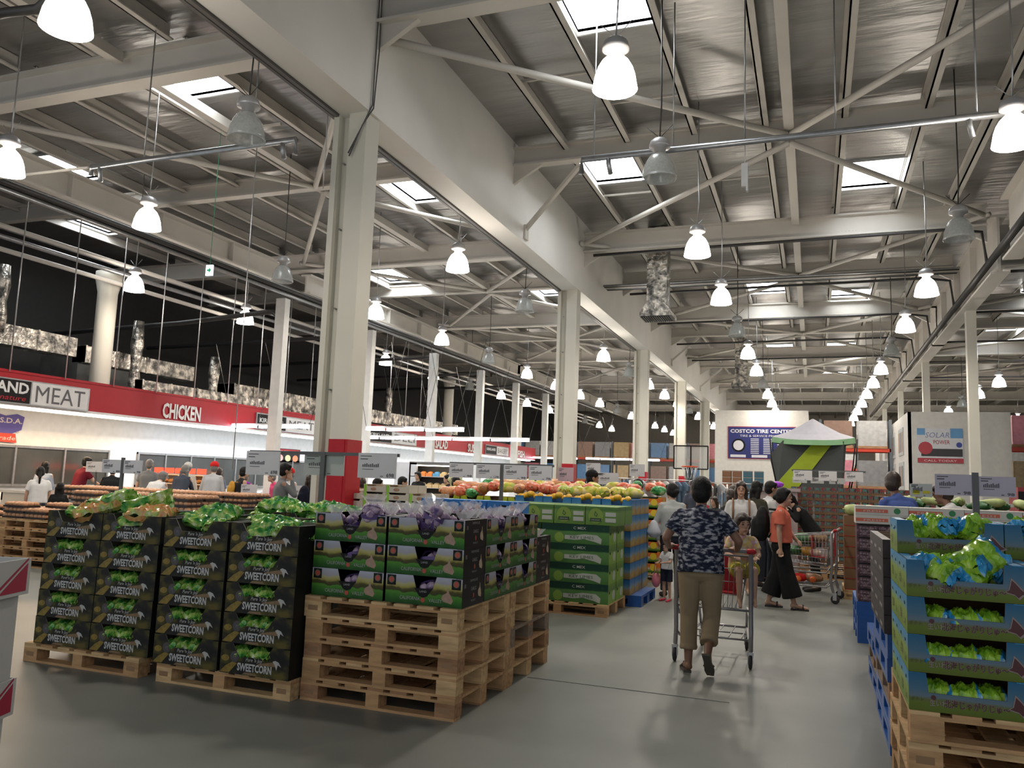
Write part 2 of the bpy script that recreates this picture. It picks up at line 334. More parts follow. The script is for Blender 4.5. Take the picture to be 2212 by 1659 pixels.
cab = MB().tube([(-6.6, 10.75, 9.7), (-6.61, 10.75, 8.6), (-6.6, 10.72, 7.5), (-6.7, 10.66, 7.2), (-6.95, 10.64, 6.7)], .012, 6).tube([(-6.59, 10.8, 9.7), (-6.58, 10.8, 8.5), (-6.59, 10.74, 7.45), (-6.73, 10.66, 7.15), (-6.93, 10.64, 6.65)], .012, 6).build('cable', mat('grey cable', (.09, .09, .09), .5)); tag(cab, 'loose grey cables hanging down the header wall to the nearest pillar', 'cable')
ps = MB().tube([(-.95, LAT, 6.85), (-.95, LAT, 6.5)], .008, 5).bx(-1.0, -.9, LAT - .03, LAT + .03, 6.18, 6.55).bx(-.93, -.9, LAT - .05, LAT + .04, 6.1, 6.5).build('sensor_box', WHITE); tag(ps, 'small white control box hung from the bright pipe', 'sensor')
# threaded rods holding the fascia and its ceiling
for i, (x, y) in enumerate([(-16.95, y) for y in np.arange(12.9, 34, 1.45)]):
    o = MB().tube([(x, y, 3.62), (x, y, 7.92)], .015, 6).build('hanger_rod', CHROME); tag(o, 'long steel rod rising from the red fascia, %s from the meat sign' % (OW[i] if i < 20 else 'far'), 'rod', 'rods above the red fascia')
for i, (x, y, z) in enumerate(((-12.0, 14.6, 1.6), (-8.6, 12.4, 6.9))):
    o = MB().tube([(x, y, z), (x, y, 9.3)], .012, 6).build('hanger_rod', CHROME); tag(o, 'thin steel rod hanging free in the food hall, %s' % ('nearly to the counter' if i == 0 else 'near the big pillar'), 'rod')
# air duct with a grille diffuser
def airduct(x, y, z0, label, m=FOIL):
    t = empty('air_duct', (x, y, z0)); tag(t, label, 'duct')
    MB().bx(-.31, .31, -.31, .31, .4, 9.6 - z0).build('shaft', m, t)
    h = MB().prism([(-.5, 0), (.5, 0), (.5, .1), (.31, .4), (-.31, .4), (-.5, .1)], -.45, .45).build('hood', m, t)
    g = MB()
    for k in range(14): g.bx(-.47 + k * .068, -.43 + k * .068, -.42, .42, -.04, 0)
    g.build('grille', mat('dark grille', (.06, .06, .06), .5), h)
    return t
DUCTM = mat('crinkled duct foil', (.42, .41, .39), .30, .75, ramp=((.35, (.08, .08, .075)), (.5, (.35, .33, .30)), (.62, (.75, .70, .62))), vs=4.5, bump=1.0, bs=9, bdist=.05)  # ramp paints dark folds and bright glints of the crumpled foil as colour
airduct(-4.5, 24.7, 6.75, 'foil wrapped air duct dropping beside the header wall', DUCTM)
airduct(-3.4, 42.5, 6.7, 'smaller foil wrapped air duct far down the aisle', DUCTM)
# ducts in the dark service zone above the fascia
for i, (x, y0, y1, z, w_) in enumerate(((-20.6, 9, 17.5, 5.0, .55), (-20.8, 18.0, 22.6, 4.9, .5), (-20.0, 19.5, 27, 4.05, .5), (-22, 26, 36, 4.6, .8), (-20.2, 33, 44, 4.4, .6))):
    d = MB().bx(x - w_ / 2, x + w_ / 2, y0, y1, z - w_ / 2, z + w_ / 2)
    for k in range(int((y1 - y0) / 1.2)): d.bx(x - w_ / 2 - .02, x + w_ / 2 + .02, y0 + k * 1.2, y0 + k * 1.2 + .05, z - w_ / 2 - .02, z + w_ / 2 + .02)
    o = d.build('service_duct', DUCTM); tag(o, 'foil covered service duct in the dark space above the fascia, %s from camera' % OW[i], 'duct', 'service ducts')
for i, (y, z0, z1) in enumerate(((11.9, 3.6, 5.0), (14.2, 5, 7), (14.9, 5, 6.8), (19.6, 3.6, 6.2), (23.2, 3.6, 5.6), (30, 3.6, 6), (36, 3.6, 6))):
    o = MB().lathe([(.15, 0), (.19, (z1 - z0) * .2), (.14, (z1 - z0) * .45), (.20, (z1 - z0) * .7), (.15, z1 - z0)], (-20.2, y, z0), 14).build('vertical_duct', DUCTM); tag(o, 'upright foil duct in the dark service space, %s from camera' % OW[i], 'duct', 'upright foil ducts')
GREYM = mat('grey machine casing', (.11, .11, .105), .6, var=.4, vs=1.5)
for i, (y0, y1, z1) in enumerate(((12.2, 16, 4.1), (19.8, 22.2, 5.2), (23.6, 27, 4.6), (27.5, 33, 5.0), (34, 40, 4.6))):
    m = MB().bx(-24.6, -22.9, y0, y1, 2.9, z1)
    for k in range(3): m.bx(-22.9, -22.88, y0 + .2, y1 - .2, 3.6 + k * .25, 3.72 + k * .25, 1)
    o = m.build('cooling_unit', [GREYM, DARKP]); tag(o, 'grey cooling machine above the meat counter, %s from camera' % OW[i], 'machine', 'cooling machines')
# ------------------------------------------------------------------ pendant lamps
SHADE_ON = mat('glowing prismatic shade', (1.0, .90, .78), .4, emit=GLOW)
SHADE_OFF = mat('clear prismatic shade', (.66, .69, .68), .2, .1, alpha=.5, var=.15, vs=25)
HOUS = mat('lamp housing', (.48, .48, .49), .4, .4)
cdc = {}
def lampproto(on):
    def mk():
        t = empty('pendant_lamp'); t['category'] = 'lamp'
        m = MB().tube([(0, 0, .65), (.02, 0, 1.2), (0, 0, 3.32)], .012, 6).tube([(0, 0, .66), (-.2, 0, .86)], .006, 4).tube([(0, 0, .66), (.2, 0, .86)], .006, 4); m.build('cord', CHROME if on else DARKP, t)
        MB().lathe([(.03, .66), (.09, .645), (.145, .60), (.165, .53), (.165, .50), (.10, .485), (.075, .38)], n=18).build('housing', HOUS, t)
        MB().lathe([(.07, .42), (.11, .40), (.165, .345), (.21, .265), (.242, .165), (.262, .05), (.272, .0), (.26, -.005), (.25, .05), (.23, .16), (.20, .255), (.155, .33), (.07, .40)], n=24, cap=False).build('shade', SHADE_ON if on else SHADE_OFF, t)
        if on:
            MB().lathe([(.0, .14), (.05, .15), (.06, .22), (.04, .34), (.0, .36)], n=12).build('bulb', mat('lamp bulb', (1, .93, .85), .4, emit=GLOW * 3), t)
            ld = bpy.data.lights.new('lamp_light', 'AREA'); ld.shape = 'DISK'; ld.size = .42; ld.energy = LAMP_W; ld.color = (1.0, .90, .78)
            lo = bpy.data.objects.new('lamp_light', ld); C.objects.link(lo); lo.parent = t; lo.location = (0, 0, -.012)
        else:
            MB().lathe([(.0, .14), (.05, .15), (.06, .22), (.04, .34), (.0, .36)], n=12).build('bulb', mat('unlit bulb', (.6, .6, .58), .3), t)
        return t
    return Proto(mk)
LON, LOFF = lampproto(True), lampproto(False)
LX = {'food hall row beside the meat wall': -17.2, 'middle food hall row': -12.4, 'food hall row beside the header': -7.6, 'aisle row beside the header': -2.2, 'aisle row beside the girder': 2.56, 'row past the girder': 7.5, 'far row past the girder': 12.0}
YS = [6.0, 9.0, 12.0, 16.4, 21.0, 25.7, 30.2, 34.9, 39.4, 44.0, 48.6, 53.3, 58.0, 62.7, 67.4, 72.0, 76.7]
PAT = {'food hall row beside the meat wall': '---1101101111011', 'middle food hall row': '-1101101111011111', 'food hall row beside the header': '101101101110111', 'aisle row beside the header': '-101101101111111', 'aisle row beside the girder': '--10110111111111', 'row past the girder': '---00000110110111', 'far row past the girder': '-----0-0-0-1101'}
for row, x in LX.items():
    n = 0
    for y, s in zip(YS, PAT[row]):
        if s == '-' : continue
        if row == 'row past the girder' and y < 39: continue
        if row == 'food hall row beside the header' and y == 12.0: continue
        if row == 'far row past the girder' and s == '0': continue
        on = s == '1'; n += 1
        (LON if on else LOFF).put((x, y, 6.3), 0, '%s bell lamp, %s in the %s' % ('glowing' if on else 'dark unlit', OW[n - 1], row), 'bell lamps hung under the roof')
# ------------------------------------------------------------------ fluorescent lines over the food hall
TUBE = mat('fluorescent tube', (.86, .88, 1.0), .4, emit=TUBE_E)
def tubeline(x0, x1, y, z, dy, n, label):
    t = empty('strip_light', (x0, y, z)); tag(t, label, 'lamp', 'fluorescent strip lights')
    L = x1 - x0; m = MB().bx(0, L, -.03, .03, .03, .08); m.build('housing', WHITE, t)
    h = MB()
    for k in range(n + 1): h.tube([(k * L / n, 0, .07), ((k + (.9 if k % 2 else -.9)) * L / n, 0, 2.6)], .008, 4)
    h.build('wires', DARKP, t)
    for k in range(n):
        MB().bx(k * L / n + .03, (k + 1) * L / n - .03, -.05 + dy * (k % 2), .05 + dy * (k % 2), -.05, .03).build('tube', TUBE, t)
    return t
tubeline(-17.0, -14.15, 20.5, 2.95, .1, 3, 'bright white strip light in front of the chicken sign end')
tubeline(-12.5, -9.3, 21.0, 2.95, .1, 5, 'upper bright strip light right behind the nearest pillar')
tubeline(-15.9, -9.2, 26.4, 2.97, .1, 9, 'lower long bright strip light behind the nearest pillar')
tubeline(-17.3, -14.0, 49.5, 3.05, .1, 3, 'far strip light before the second pillar')
tubeline(-13.2, -8.6, 48.5, 3.05, .1, 5, 'far strip light after the second pillar')
# ------------------------------------------------------------------ meat wall: fascia, lit wall, windows
FX = -17.0
struct('wall_meat', MB().bx(FX - 1.3, FX - 1.2, 9, 50, 0, 2.9).bx(FX - 1.2, FX, 9, 50, 2.86, 2.92), mat('white counter wall', (.80, .80, .80), .5))
f = MB().bx(FX - .12, FX, 9, 50, 2.92, 3.62).bx(FX - .2, FX + .02, 9, 50, 3.60, 3.66)
struct('trim_40', f, RED, 'long glossy red fascia over the counters')
wt = mat('warm strip lens', (1, .86, .66), .4, emit=7.0); ct = mat('cool strip lens', (.90, .95, 1.0), .4, emit=7.0)
y = 9.3; i = 0
while y < 49:
    L = 1.16; warm = y < 17.2
    o = MB().bx(FX - .28, FX - .05, y, y + L, 2.80, 2.86).build('under_light', wt if warm else ct)
    tag(o, '%s light under the red fascia, %s from the wall end' % ('warm' if warm else 'cool white', OW[i] if i < 20 else 'beyond the twentieth'), 'lamp', 'lights under the fascia'); y += 1.25; i += 1
for k, (y0, y1, c, e) in enumerate(((9.3, 17.2, (1, .66, .36), 300), (17.2, 30, (.86, .93, 1), 620), (30, 49, (.88, .94, 1), 750))):
    ld = bpy.data.lights.new('wall_wash', 'AREA'); ld.shape = 'RECTANGLE'; ld.size = .2; ld.size_y = y1 - y0; ld.energy = e; ld.color = c
    lo = bpy.data.objects.new('wall_wash', ld); C.objects.link(lo); lo.location = (FX - .17, (y0 + y1) / 2, 2.79); lo.rotation_euler = (0, -.35, 0)
letter = mat('white sign letters', (.80, .78, .76), .4)
def sign(name, y0, y1, z0, z1, mats, fn, label, x=FX):
    m = MB().bx(x + .005, x + .05, y0, y1, z0, z1, 0); fn(m, x + .052); o = m.build(name, mats); return tag(o, label, 'sign')
def meat(m, x):
    m.bx(x, x + .004, 12.35, 13.47, 2.93, 3.44, 1).bx(x, x + .004, 13.5, 15.05, 2.93, 3.44, 2)
    m.text('LAND', (x + .008, 13.42 - .95, 3.15), .34, 2, '+x', wid=.95, bold=.03, align='l').text('Signature', (x + .008, 12.9, 2.98), .16, 4, '+x', wid=.9, slant=.3).text('MEAT', (x + .008, 14.28, 2.99), .56, 3, '+x', wid=1.35)
sign('store_sign', 12.3, 15.1, 2.9, 3.47, [GALV, BLACK, mat('sign white', (.68, .69, .70), .4), INK, RED], meat, 'black and white sign reading MEAT on the red fascia')
def word(nm, y, s, w, lab):
    m = MB().text(s, (FX + .03, y, 2.98), .56, 0, '+x', wid=w, bold=.035).text(s, (FX + .004, y + .02, 2.965), .56, 1, '+x', wid=w, bold=.03)
    o = m.build('sign_lettering', [letter, mat('letter shade', (.25, .01, .015), .5)]); tag(o, lab, 'sign')
word('c', 18.32, 'CHICKEN', 1.5, 'white word CHICKEN on the red fascia')
word('s', 35.7, 'SALAD', 1.4, 'white word SALAD on the red fascia'); word('s', 39.6, 'SUSHI', 1.4, 'white word SUSHI on the red fascia'); word('s', 47.2, 'FISH', 1.2, 'white word FISH at the end of the red fascia')
def two(y0, y1, txt):
    def fn(m, x):
        k = y0 + (y1 - y0) * .46
        m.bx(x, x + .004, y0 + .05, k, 2.97, 3.43, 1).bx(x, x + .004, k + .03, y1 - .05, 2.97, 3.43, 2)
        m.text('KIRKLAND', (x + .008, (y0 + k) / 2, 3.17), .2, 2, '+x', wid=(k - y0) * .8, bold=.03).text(txt, (x + .008, (y1 + k) / 2, 3.08), .4, 3, '+x', wid=(y1 - k) * .8)
    return fn
SM = [GALV, BLACK, MATS['sign white'], INK, RED]
sign('store_sign', 21.6, 25.0, 2.94, 3.47, SM, two(21.6, 25.0, 'MEAT'), 'black and white sign behind the first white post')
sign('store_sign', 28.6, 33.0, 2.94, 3.47, SM, two(28.6, 33.0, 'DELI'), 'black and white DELI sign beyond the nearest pillar')
sign('store_sign', 41.3, 44.9, 2.94, 3.47, SM, two(41.3, 44.9, 'BAKERY'), 'black and white BAKERY sign near the fascia end')
GLASSD = mat('dark window glass', (.055, .06, .06), .12, var=.25, vs=1.4, spec=.7)
def counterwin(k, y0, y1, n, lab):
    x = FX - 1.2; m = MB().bx(x, x + .06, y0, y1, 1.0, 1.06).bx(x, x + .06, y0, y1, 1.94, 2.0)
    for j in range(n + 1): yy = y0 + (y1 - y0 - .05) * j / n; m.bx(x, x + .07, yy, yy + .05, 1.0, 2.0)
    o = struct('window_%d' % k, m, GALV, lab); MB().bx(x + .01, x + .03, y0 + .02, y1 - .02, 1.02, 1.98).build('pane', GLASSD, o)
counterwin(30, 10.0, 17.0, 5, 'band of dark windows under the warm lit wall'); counterwin(31, 18.0, 27.5, 9, 'band of dark windows under the cool lit wall')
def poster(m, x):
    m.bx(x, x + .004, 24.35, 25.75, 2.25, 2.4, 1).text('SPECIAL ORDER PARTY TRAY', (x + .008, 25.05, 2.28), .1, 2, '+x', wid=1.3)
    for j, yy in enumerate((24.6, 25.05, 25.5)): m.disc((x + .006, yy, 2.08), .17, '+x', 10, 3 + j, .12)
sign('menu_poster', 24.3, 25.8, 1.9, 2.42, [BLACK, RED, WHITE, mat('p1', (.6, .3, .28)), mat('p2', (.62, .52, .25)), mat('p3', (.6, .18, .08))], poster, 'red and black party tray menu poster on the lit wall', FX - 1.2 + .01)
def shield(m, x):
    m.poly([(x + .003, 12.45, 2.45), (x + .003, 12.6, 2.22), (x + .003, 13.0, 2.15), (x + .003, 13.35, 2.3), (x + .003, 13.4, 2.62), (x + .003, 13.2, 2.68), (x + .003, 12.9, 2.62), (x + .003, 12.6, 2.68)], 1)
    m.bx(x, x + .002, 12.5, 13.3, 2.24, 2.36, 2).text('U.S.D.A.', (x + .006, 12.95, 2.45), .17, 2, '+x', wid=.8, bold=.02).text('CHOICE', (x + .006, 12.9, 2.26), .15, 1, '+x', wid=.75, bold=.02)
    m.poly([(x + .005, 12.4, 2.0), (x + .005, 13.25, 1.98), (x + .005, 13.2, 2.2), (x + .005, 12.4, 2.2)], 3).text('Grade', (x + .008, 12.9, 2.04), .14, 2, '+x', wid=.6, slant=.2)
o = MB(); shield(o, FX - 1.185); o.bx(FX - 1.19, FX - 1.185, 12.5, 13.2, 2.02, 2.55, 2); o = o.build('quality_emblem', [WHITE, mat('emblem violet', (.10, .08, .33)), mat('emblem pale', (.7, .6, .55)), mat('emblem red', (.62, .06, .03))]); tag(o, 'purple and red quality shield on the warm lit wall', 'sign'); o.location = (.02, .95, .07)
ex = MB().bx(-.09, .09, -.02, .02, 0, .24).build('exit_sign', mat('exit sign face', (.8, .9, 1.0), .4, emit=1.0)); tag(ex, 'small hanging exit sign with a green arrow', 'sign'); ex.location = (-12.45, 13.9, 5.82)
MB().prism([(-.05, .10), (.0, .10), (.0, .06), (.06, .12), (.0, .18), (.0, .14), (-.05, .14)], -.026, -.021).tube([(0, 0, .24), (0, 0, 3.3)], .006, 5).build('arrow', mat('exit green', (.0, .25, .10), .4), ex)
# ------------------------------------------------------------------ pallets
STAMP = mat('wood stamp', (.30, .185, .105), .8)
def palletmesh(ms, lx=1.2, ly=1.0, seed=0):
    R = random.Random(seed); m = MB(); a, b = lx / 2, ly / 2
    for i, y in enumerate((-b, -.05, b - .1)): m.bx(-a, a, y, y + .1, 0, .018, R.randrange(3))
    for x in (-a, -.07, a - .145):
        for y in (-b, -.06, b - .12): m.bx(x, x + (.145 if x != -.07 else .10), y, y + .12, .018, .108, R.randrange(3))
    for y in (-b, -.06, b - .12): m.bx(-a, a, y, y + .12, .108, .126, R.randrange(3))
    n = 7; w_ = .128
    for k in range(n):
        x = -a + (lx - w_) * k / (n - 1); m.bx(x + R.uniform(0, .006) * (k not in (0, 6)), x + w_, -b, b, .126, .144, R.randrange(3))
    for u in (-a + .03, a - .115): m.bx(u, u + .08, -b - .001, -b, .045, .08, 3)
    return m.build('pallet', [ms, ms, ms, STAMP] if not isinstance(ms, list) else ms)

def wp(k, rot=0):
    W = WOODS; sets = [[W[0], W[1], W[0], STAMP], [W[1], W[0], W[1], STAMP], [W[1], W[2], W[1], STAMP], [W[2], W[3], W[3], STAMP], [W[0], W[0], W[1], STAMP]]
    return Proto(lambda: tag(palletmesh(sets[k], seed=k + 3), '', 'pallet'))
WP = [wp(k) for k in range(5)]
BLUEP = mat('blue plastic pallet', (.012, .085, .33), .35, var=.12)
def bluepal():
    m = MB(); a, b = .6, .5
    for y in (-b, -.07, b - .14): m.bx(-a, a, y, y + .14, 0, .03)
    for x in (-a, -.09, a - .18):
        for y in (-b, -.08, b - .16): m.bx(x, x + .18, y, y + .16, .03, .11)
    m.bx(-a, a, -b, b, .11, .144)
    for k in range(8): m.bx(-a + .07 + k * .14, -a + .10 + k * .14, -b - .004, -b, .112, .142, 0)
    return tag(m.build('plastic_pallet', [BLUEP]), '', 'pallet')
BP = Proto(bluepal)
JIT = random.Random(5)
def palstack(x0, y0, kinds, where, grp, rot=False, lx=1.2, ly=1.0):
    """stack of pallets; x0,y0 = near left corner"""
    z = 0
    for i, k in enumerate(kinds):
        cx, cy = (x0 + ly / 2, y0 + lx / 2) if rot else (x0 + lx / 2, y0 + ly / 2)
        j = (JIT.uniform(-.008, .008), JIT.uniform(-.008, .008)) if i else (0, 0)
        p = BP if k == 'b' else WP[k]; kind = 'blue plastic' if k == 'b' else ['pale', 'tan', 'tan and brown', 'weathered grey', 'light'][k] + ' wooden'
        pos = 'on the floor' if i == 0 else '%s up' % OW[i]
        lab = '%s pallet %s%s' % (kind, '' if len(kinds) == 1 else pos + ', ', where) if len(kinds) > 1 else '%s pallet on the floor %s' % (kind, where)
        p.put((cx + j[0], cy + j[1], z), (PI / 2 if rot else 0) + (PI if (i % 2 and k != 'b') else 0), lab, grp); z += .1445
    return z
# ------------------------------------------------------------------ crinkled bags
def crumple(l, w_, h, seed, amp=.18, n=22, k=14, fq=9, mi=0, m=None, fin=True, c=(0, 0, 0), M=None):
    m = m or MB(); vs = []; fs = []; off = Vector((seed * 3.1, seed * 1.7, seed * 5.3))
    for i in range(k + 1):
        t = PI * (i + .01) / (k + .02); sx = math.cos(t); rr = math.sin(t) ** .6
        for j in range(n):
            a = 2 * PI * j / n; y, z = rr * math.cos(a), rr * math.sin(a); p = Vector((sx * l / 2, y * w_ / 2, z * h / 2))
            q = noise.noise(p * fq + off) * amp + .45 * amp * abs(noise.noise(p * fq * 3 + off)); p = p * (1 + q); vs.append((p[0] + c[0], p[1] + c[1], p[2] + c[2] + h / 2))
    for i in range(k):
        for j in range(n): fs.append((i * n + j, (i + 1) * n + j, (i + 1) * n + (j + 1) % n, i * n + (j + 1) % n))
    m.add(vs, fs, mi, True, M)
    if fin:
        for s in (-1, 1):
            ring = []; R = random.Random(seed + s); q = 7
            for j in range(q): u = -1 + 2 * j / (q - 1); ring += [(s * l * .46 + c[0], u * w_ * .16 + c[1], h * .5 + c[2] + R.uniform(-.01, .01)), (s * l * (.56 + R.uniform(0, .06)) + c[0], u * w_ * .36 + c[1], h * .5 + c[2] + R.uniform(-.03, .04))]
            m.add(ring, [(2 * j, 2 * j + 1, 2 * j + 3, 2 * j + 2) for j in range(q - 1)], mi, False, M)
    return m
def pillow(l, w_, h, seed, amp=1.0, nx=20, ny=13, m=None, mi=(0, 0), tip=.4):
    m = m or MB(); R = random.Random(seed); off = Vector((seed * 2.3, seed * 1.1, seed * .7)); W = []
    for s in (1, -1):
        g = []
        for i in range(nx + 1):
            for j in range(ny + 1):
                u, v = -1 + 2 * i / nx, -1 + 2 * j / ny; p = Vector((u * 1.6, v * 1.2, s * .7)); e = (1 - u ** 4) * (1 - abs(v) ** 3)
                q = noise.noise(p * 1.6 + off) * .5 + noise.noise(p * 4.2 + off) * .45 + abs(noise.noise(p * 7.5 + off)) * .35
                ex = noise.noise(Vector((v * 3, u * 3, seed))) * .06 * l; z = s * h / 2 * (e ** .6) * (1 + q * .9 * amp) + noise.noise(p * 2.2 - off) * .22 * h * amp + abs(u) ** 4 * noise.noise(Vector((v * 4, u, seed))) * h * .8 * amp
                g.append((u * l / 2 + ex, v * w_ / 2 * (1 - .25 * (1 - abs(u)) * amp * .3 + .08 * noise.noise(p * 3 + off)), z + h / 2))
        W.append(g)
    for s, g in enumerate(W):
        f = [(i * (ny + 1) + j, (i + 1) * (ny + 1) + j, (i + 1) * (ny + 1) + j + 1, i * (ny + 1) + j + 1) for i in range(nx) for j in range(ny)]
        if s: f = [a[::-1] for a in f]
        n0 = len(m.f); m.add(g, f, mi[0], False)
        for k in range(len(f)):
            i = k // ny
            if abs(-1 + 2 * (i + .5) / nx) > 1 - tip: m.m[n0 + k] = mi[1]
    return m
CORNB = mat('sweetcorn bag print with glints', (.2, .5, .1), .22, ramp=((.30, (.008, .11, .035)), (.42, (.04, .27, .05)), (.52, (.22, .46, .07)), (.60, (.46, .58, .16)), (.70, (.72, .80, .66))), vs=16, bump=.3, bs=40, bdist=.004)  # green bag print; the palest ramp stop paints white highlights into the colour
CORNO = mat('printed orange bag', (.6, .3, .1), .22, ramp=((.35, (.55, .24, .06)), (.5, (.68, .38, .15)), (.6, (.35, .5, .10)), (.72, (.75, .62, .5))), vs=16, bump=.3, bs=40, bdist=.004)
POTL = mat('lime snack bag', (.3, .5, .05), .2, ramp=((.30, (.04, .16, .03)), (.42, (.16, .36, .02)), (.55, (.32, .58, .04)), (.66, (.45, .66, .10)), (.76, (.70, .72, .62))), vs=10)  # lime tones, with near-white glints on the plastic painted as the last stop
POTB = mat('lime and blue snack bag', (.3, .5, .05), .2, ramp=((.30, (.02, .12, .14)), (.42, (.02, .25, .55)), (.55, (.06, .38, .70)), (.68, (.45, .70, .85))), vs=10, bump=.6, bs=35, bdist=.006)
FILM = mat('clear plastic film', (.95, .95, .97), .12, alpha=.32, spec=1.0)
GARL = mat('purple garlic bulbs', (.36, .26, .38), .45, ramp=((.3, (.20, .12, .26)), (.5, (.42, .30, .44)), (.7, (.62, .52, .58))), vs=30)
NETM = mat('purple netting', (.10, .06, .20), .5)
def cornbag(i, m): return Proto(lambda: tag(pillow(.34, .19, .085, 11 + i).build('sweetcorn_bag', m), '', 'bag'))
CBAG = [cornbag(0, CORNB), cornbag(1, CORNB), cornbag(2, CORNO)]
SBAG = [Proto(lambda s=s: tag(pillow(.27, .2, .085, s, .75, mi=(0, 1), tip=.30).build('snack_bag', [POTL, POTB]), '', 'bag')) for s in (31, 32, 33)]
def garlicbag(seed, film=True):
    def mk():
        R = random.Random(seed); t = empty('garlic_bag'); t['category'] = 'bag'; m = MB()
        for k in range(11):
            a = R.uniform(0, 6.28); r = R.uniform(0, .065); c = (r * math.cos(a), r * math.sin(a) * .8, .035 + R.uniform(0, .10))
            m.lathe([(.001, .034), (.008, .026), (.024, .016), (.033, 0), (.028, -.016), (.012, -.026), (.001, -.028)], c, 10, 0, None)
        m.build('garlic_bulb_cluster', GARL, t)
        n_ = MB(); crumple(.17, .14, .15, seed, .2, 12, 8, mi=0, m=n_, fin=False); n_.f = n_.f[::3]; n_.m = n_.m[::3]; n_.sm = n_.sm[::3]; n_.build('netting', NETM, t)
        if film:
            f = MB(); vs = []; q = 15
            for j in range(q):
                a = 2 * PI * j / q; r1 = R.uniform(.05, .10); vs += [(.02 * math.cos(a), .02 * math.sin(a), .13), (r1 * math.cos(a), r1 * math.sin(a), .17 + R.uniform(0, .055))]
            f.add(vs, [(2 * j, 2 * j + 1, (2 * j + 3) % (2 * q), (2 * j + 2) % (2 * q)) for j in range(q)])
            f.build('film_top', FILM, t)
        return t
    return Proto(mk)
GBAG = [garlicbag(s) for s in (3, 4, 5)]; GFLAT = garlicbag(9, False)
# ------------------------------------------------------------------ cartons
def tray(w_, d, h, cut, th=.006, mi=(0, 1, 2), back=None):
    """open top carton, local origin at bottom centre, front at -y. cut = (x0t, x0b, x1b, x1t, z) as fractions. slots: 0 front print, 1 side, 2 inside"""
    m = MB(); a, b = w_ / 2, d / 2
    P = [(-a, 0), (a, 0), (a, h), (-a + cut[3] * w_, h), (-a + cut[2] * w_, cut[4]), (-a + cut[1] * w_, cut[4]), (-a + cut[0] * w_, h), (-a, h)]
    n = len(P); v = [(x, -b, z) for x, z in P] + [(x, -b + th, z) for x, z in P]
    q = [(0, 1, 4, 5), (1, 2, 3, 4), (0, 5, 6, 7)]
    m.add(v, q, mi[0]); m.add(v, [tuple(i + n for i in f[::-1]) for f in q], mi[2]); m.add(v, [(i, (i + 1) % n, (i + 1) % n + n, i + n) for i in range(n)], mi[2])
    for s in (-1, 1):
        x0, x1 = sorted((s * a, s * (a - th))); m.bx(x0, x1, -b + th, b, 0, h, mi[2]); xo = s * (a + .0006)
        m.add([(xo, -b, 0), (xo, b, 0), (xo, b, h), (xo, -b, h)], [(0, 1, 2, 3) if s > 0 else (3, 2, 1, 0)], mi[1])
    m.bx(-a + th, a - th, b - th, b, 0, h if back is None else back, mi[2]); m.bx(-a + th, a - th, -b + th, b - th, 0, .01, mi[2])
    for s in (-1, 1): m.bx(min(s * a, s * (a - .05)), max(s * a, s * (a - .05)), -b, b, h - .004, h, mi[1]) if cut[0] > .05 else None
    return m
DGR = mat('dark carton print', (.035, .034, .028), .5, spec=.22, ramp=((.34, (.010, .011, .012)), (.47, (.022, .022, .018)), (.56, (.055, .050, .018)), (.68, (.11, .09, .025))), vs=6.5, stretch=(1, .2, 1.6))
DSIDE = mat('dark carton side', (.012, .012, .012), .55, spec=.2)
CORNY = mat('corn yellow print', (.22, .15, .02), .45, var=.3, vs=40); CORNT = mat('corn tan print', (.20, .13, .065), .45, var=.2, vs=40); HUSK = mat('pale husk print', (.42, .42, .40), .5); LIGHTP = mat('grey white print', (.50, .50, .50), .5); BADGE = mat('dark badge print', (.06, .055, .06), .45)
def cornbox():
    W_, D_, H_ = .592, .49, .2125; m = tray(W_, D_, H_, (.17, .27, .66, .76, .125)); y = -D_ / 2 - .0012; a = W_ / 2
    def el(cx, cz, rx, rz, rot, mi, yy=y):
        m.poly([(cx + rx * math.cos(t) * math.cos(rot) - rz * math.sin(t) * math.sin(rot), yy, cz + rx * math.cos(t) * math.sin(rot) + rz * math.sin(t) * math.cos(rot)) for t in [2 * PI * j / 18 for j in range(18)]], mi)
    m.poly([(-a + .005, y, .005), (-a + .085, y, .005), (-a + .15, y, .075), (-a + .11, y, .085), (-a + .05, y, .05), (-a + .005, y, .01)], 3)
    el(-a + .045, .105, .035, .022, .1, 3); el(-a + .125, .118, .038, .038, 0, 6, y - .0004)
    m.poly([(-a + .33, y, .09), (-a + .47, y, .115), (-a + .49, y, .085), (-a + .33, y, .078)], 4)
    m.poly([(-a + .455, y - .0005, .118), (-a + .475, y - .0005, .127), (-a + .505, y - .0005, .118), (-a + .53, y - .0005, .085), (-a + .50, y - .0005, .100), (-a + .49, y - .0005, .06), (-a + .475, y - .0005, .095)], 5)
    m.poly([(-a + .20, y, .004), (-a + .33, y, .004), (-a + .31, y, .022), (-a + .22, y, .02)], 4)
    m.text('SWEETCORN', (-a + .302, y - .001, .030), .072, 7, wid=.295, bold=.035); m.text("Pure 'n Joy", (-a + .295, y - .001, .098), .034, 5, wid=.14, slant=.25, bold=.01)
    m.text('PJ', (-a + .125, y - .001, .108), .03, 8)
    return tag(m.build('sweetcorn_carton', [DGR, DSIDE, mat('carton inside grey', (.22, .21, .18), .7), CORNY, CORNT, HUSK, BADGE, LIGHTP, mat('faint print', (.16, .15, .16), .5)]), '', 'carton')
CB = Proto(cornbox)
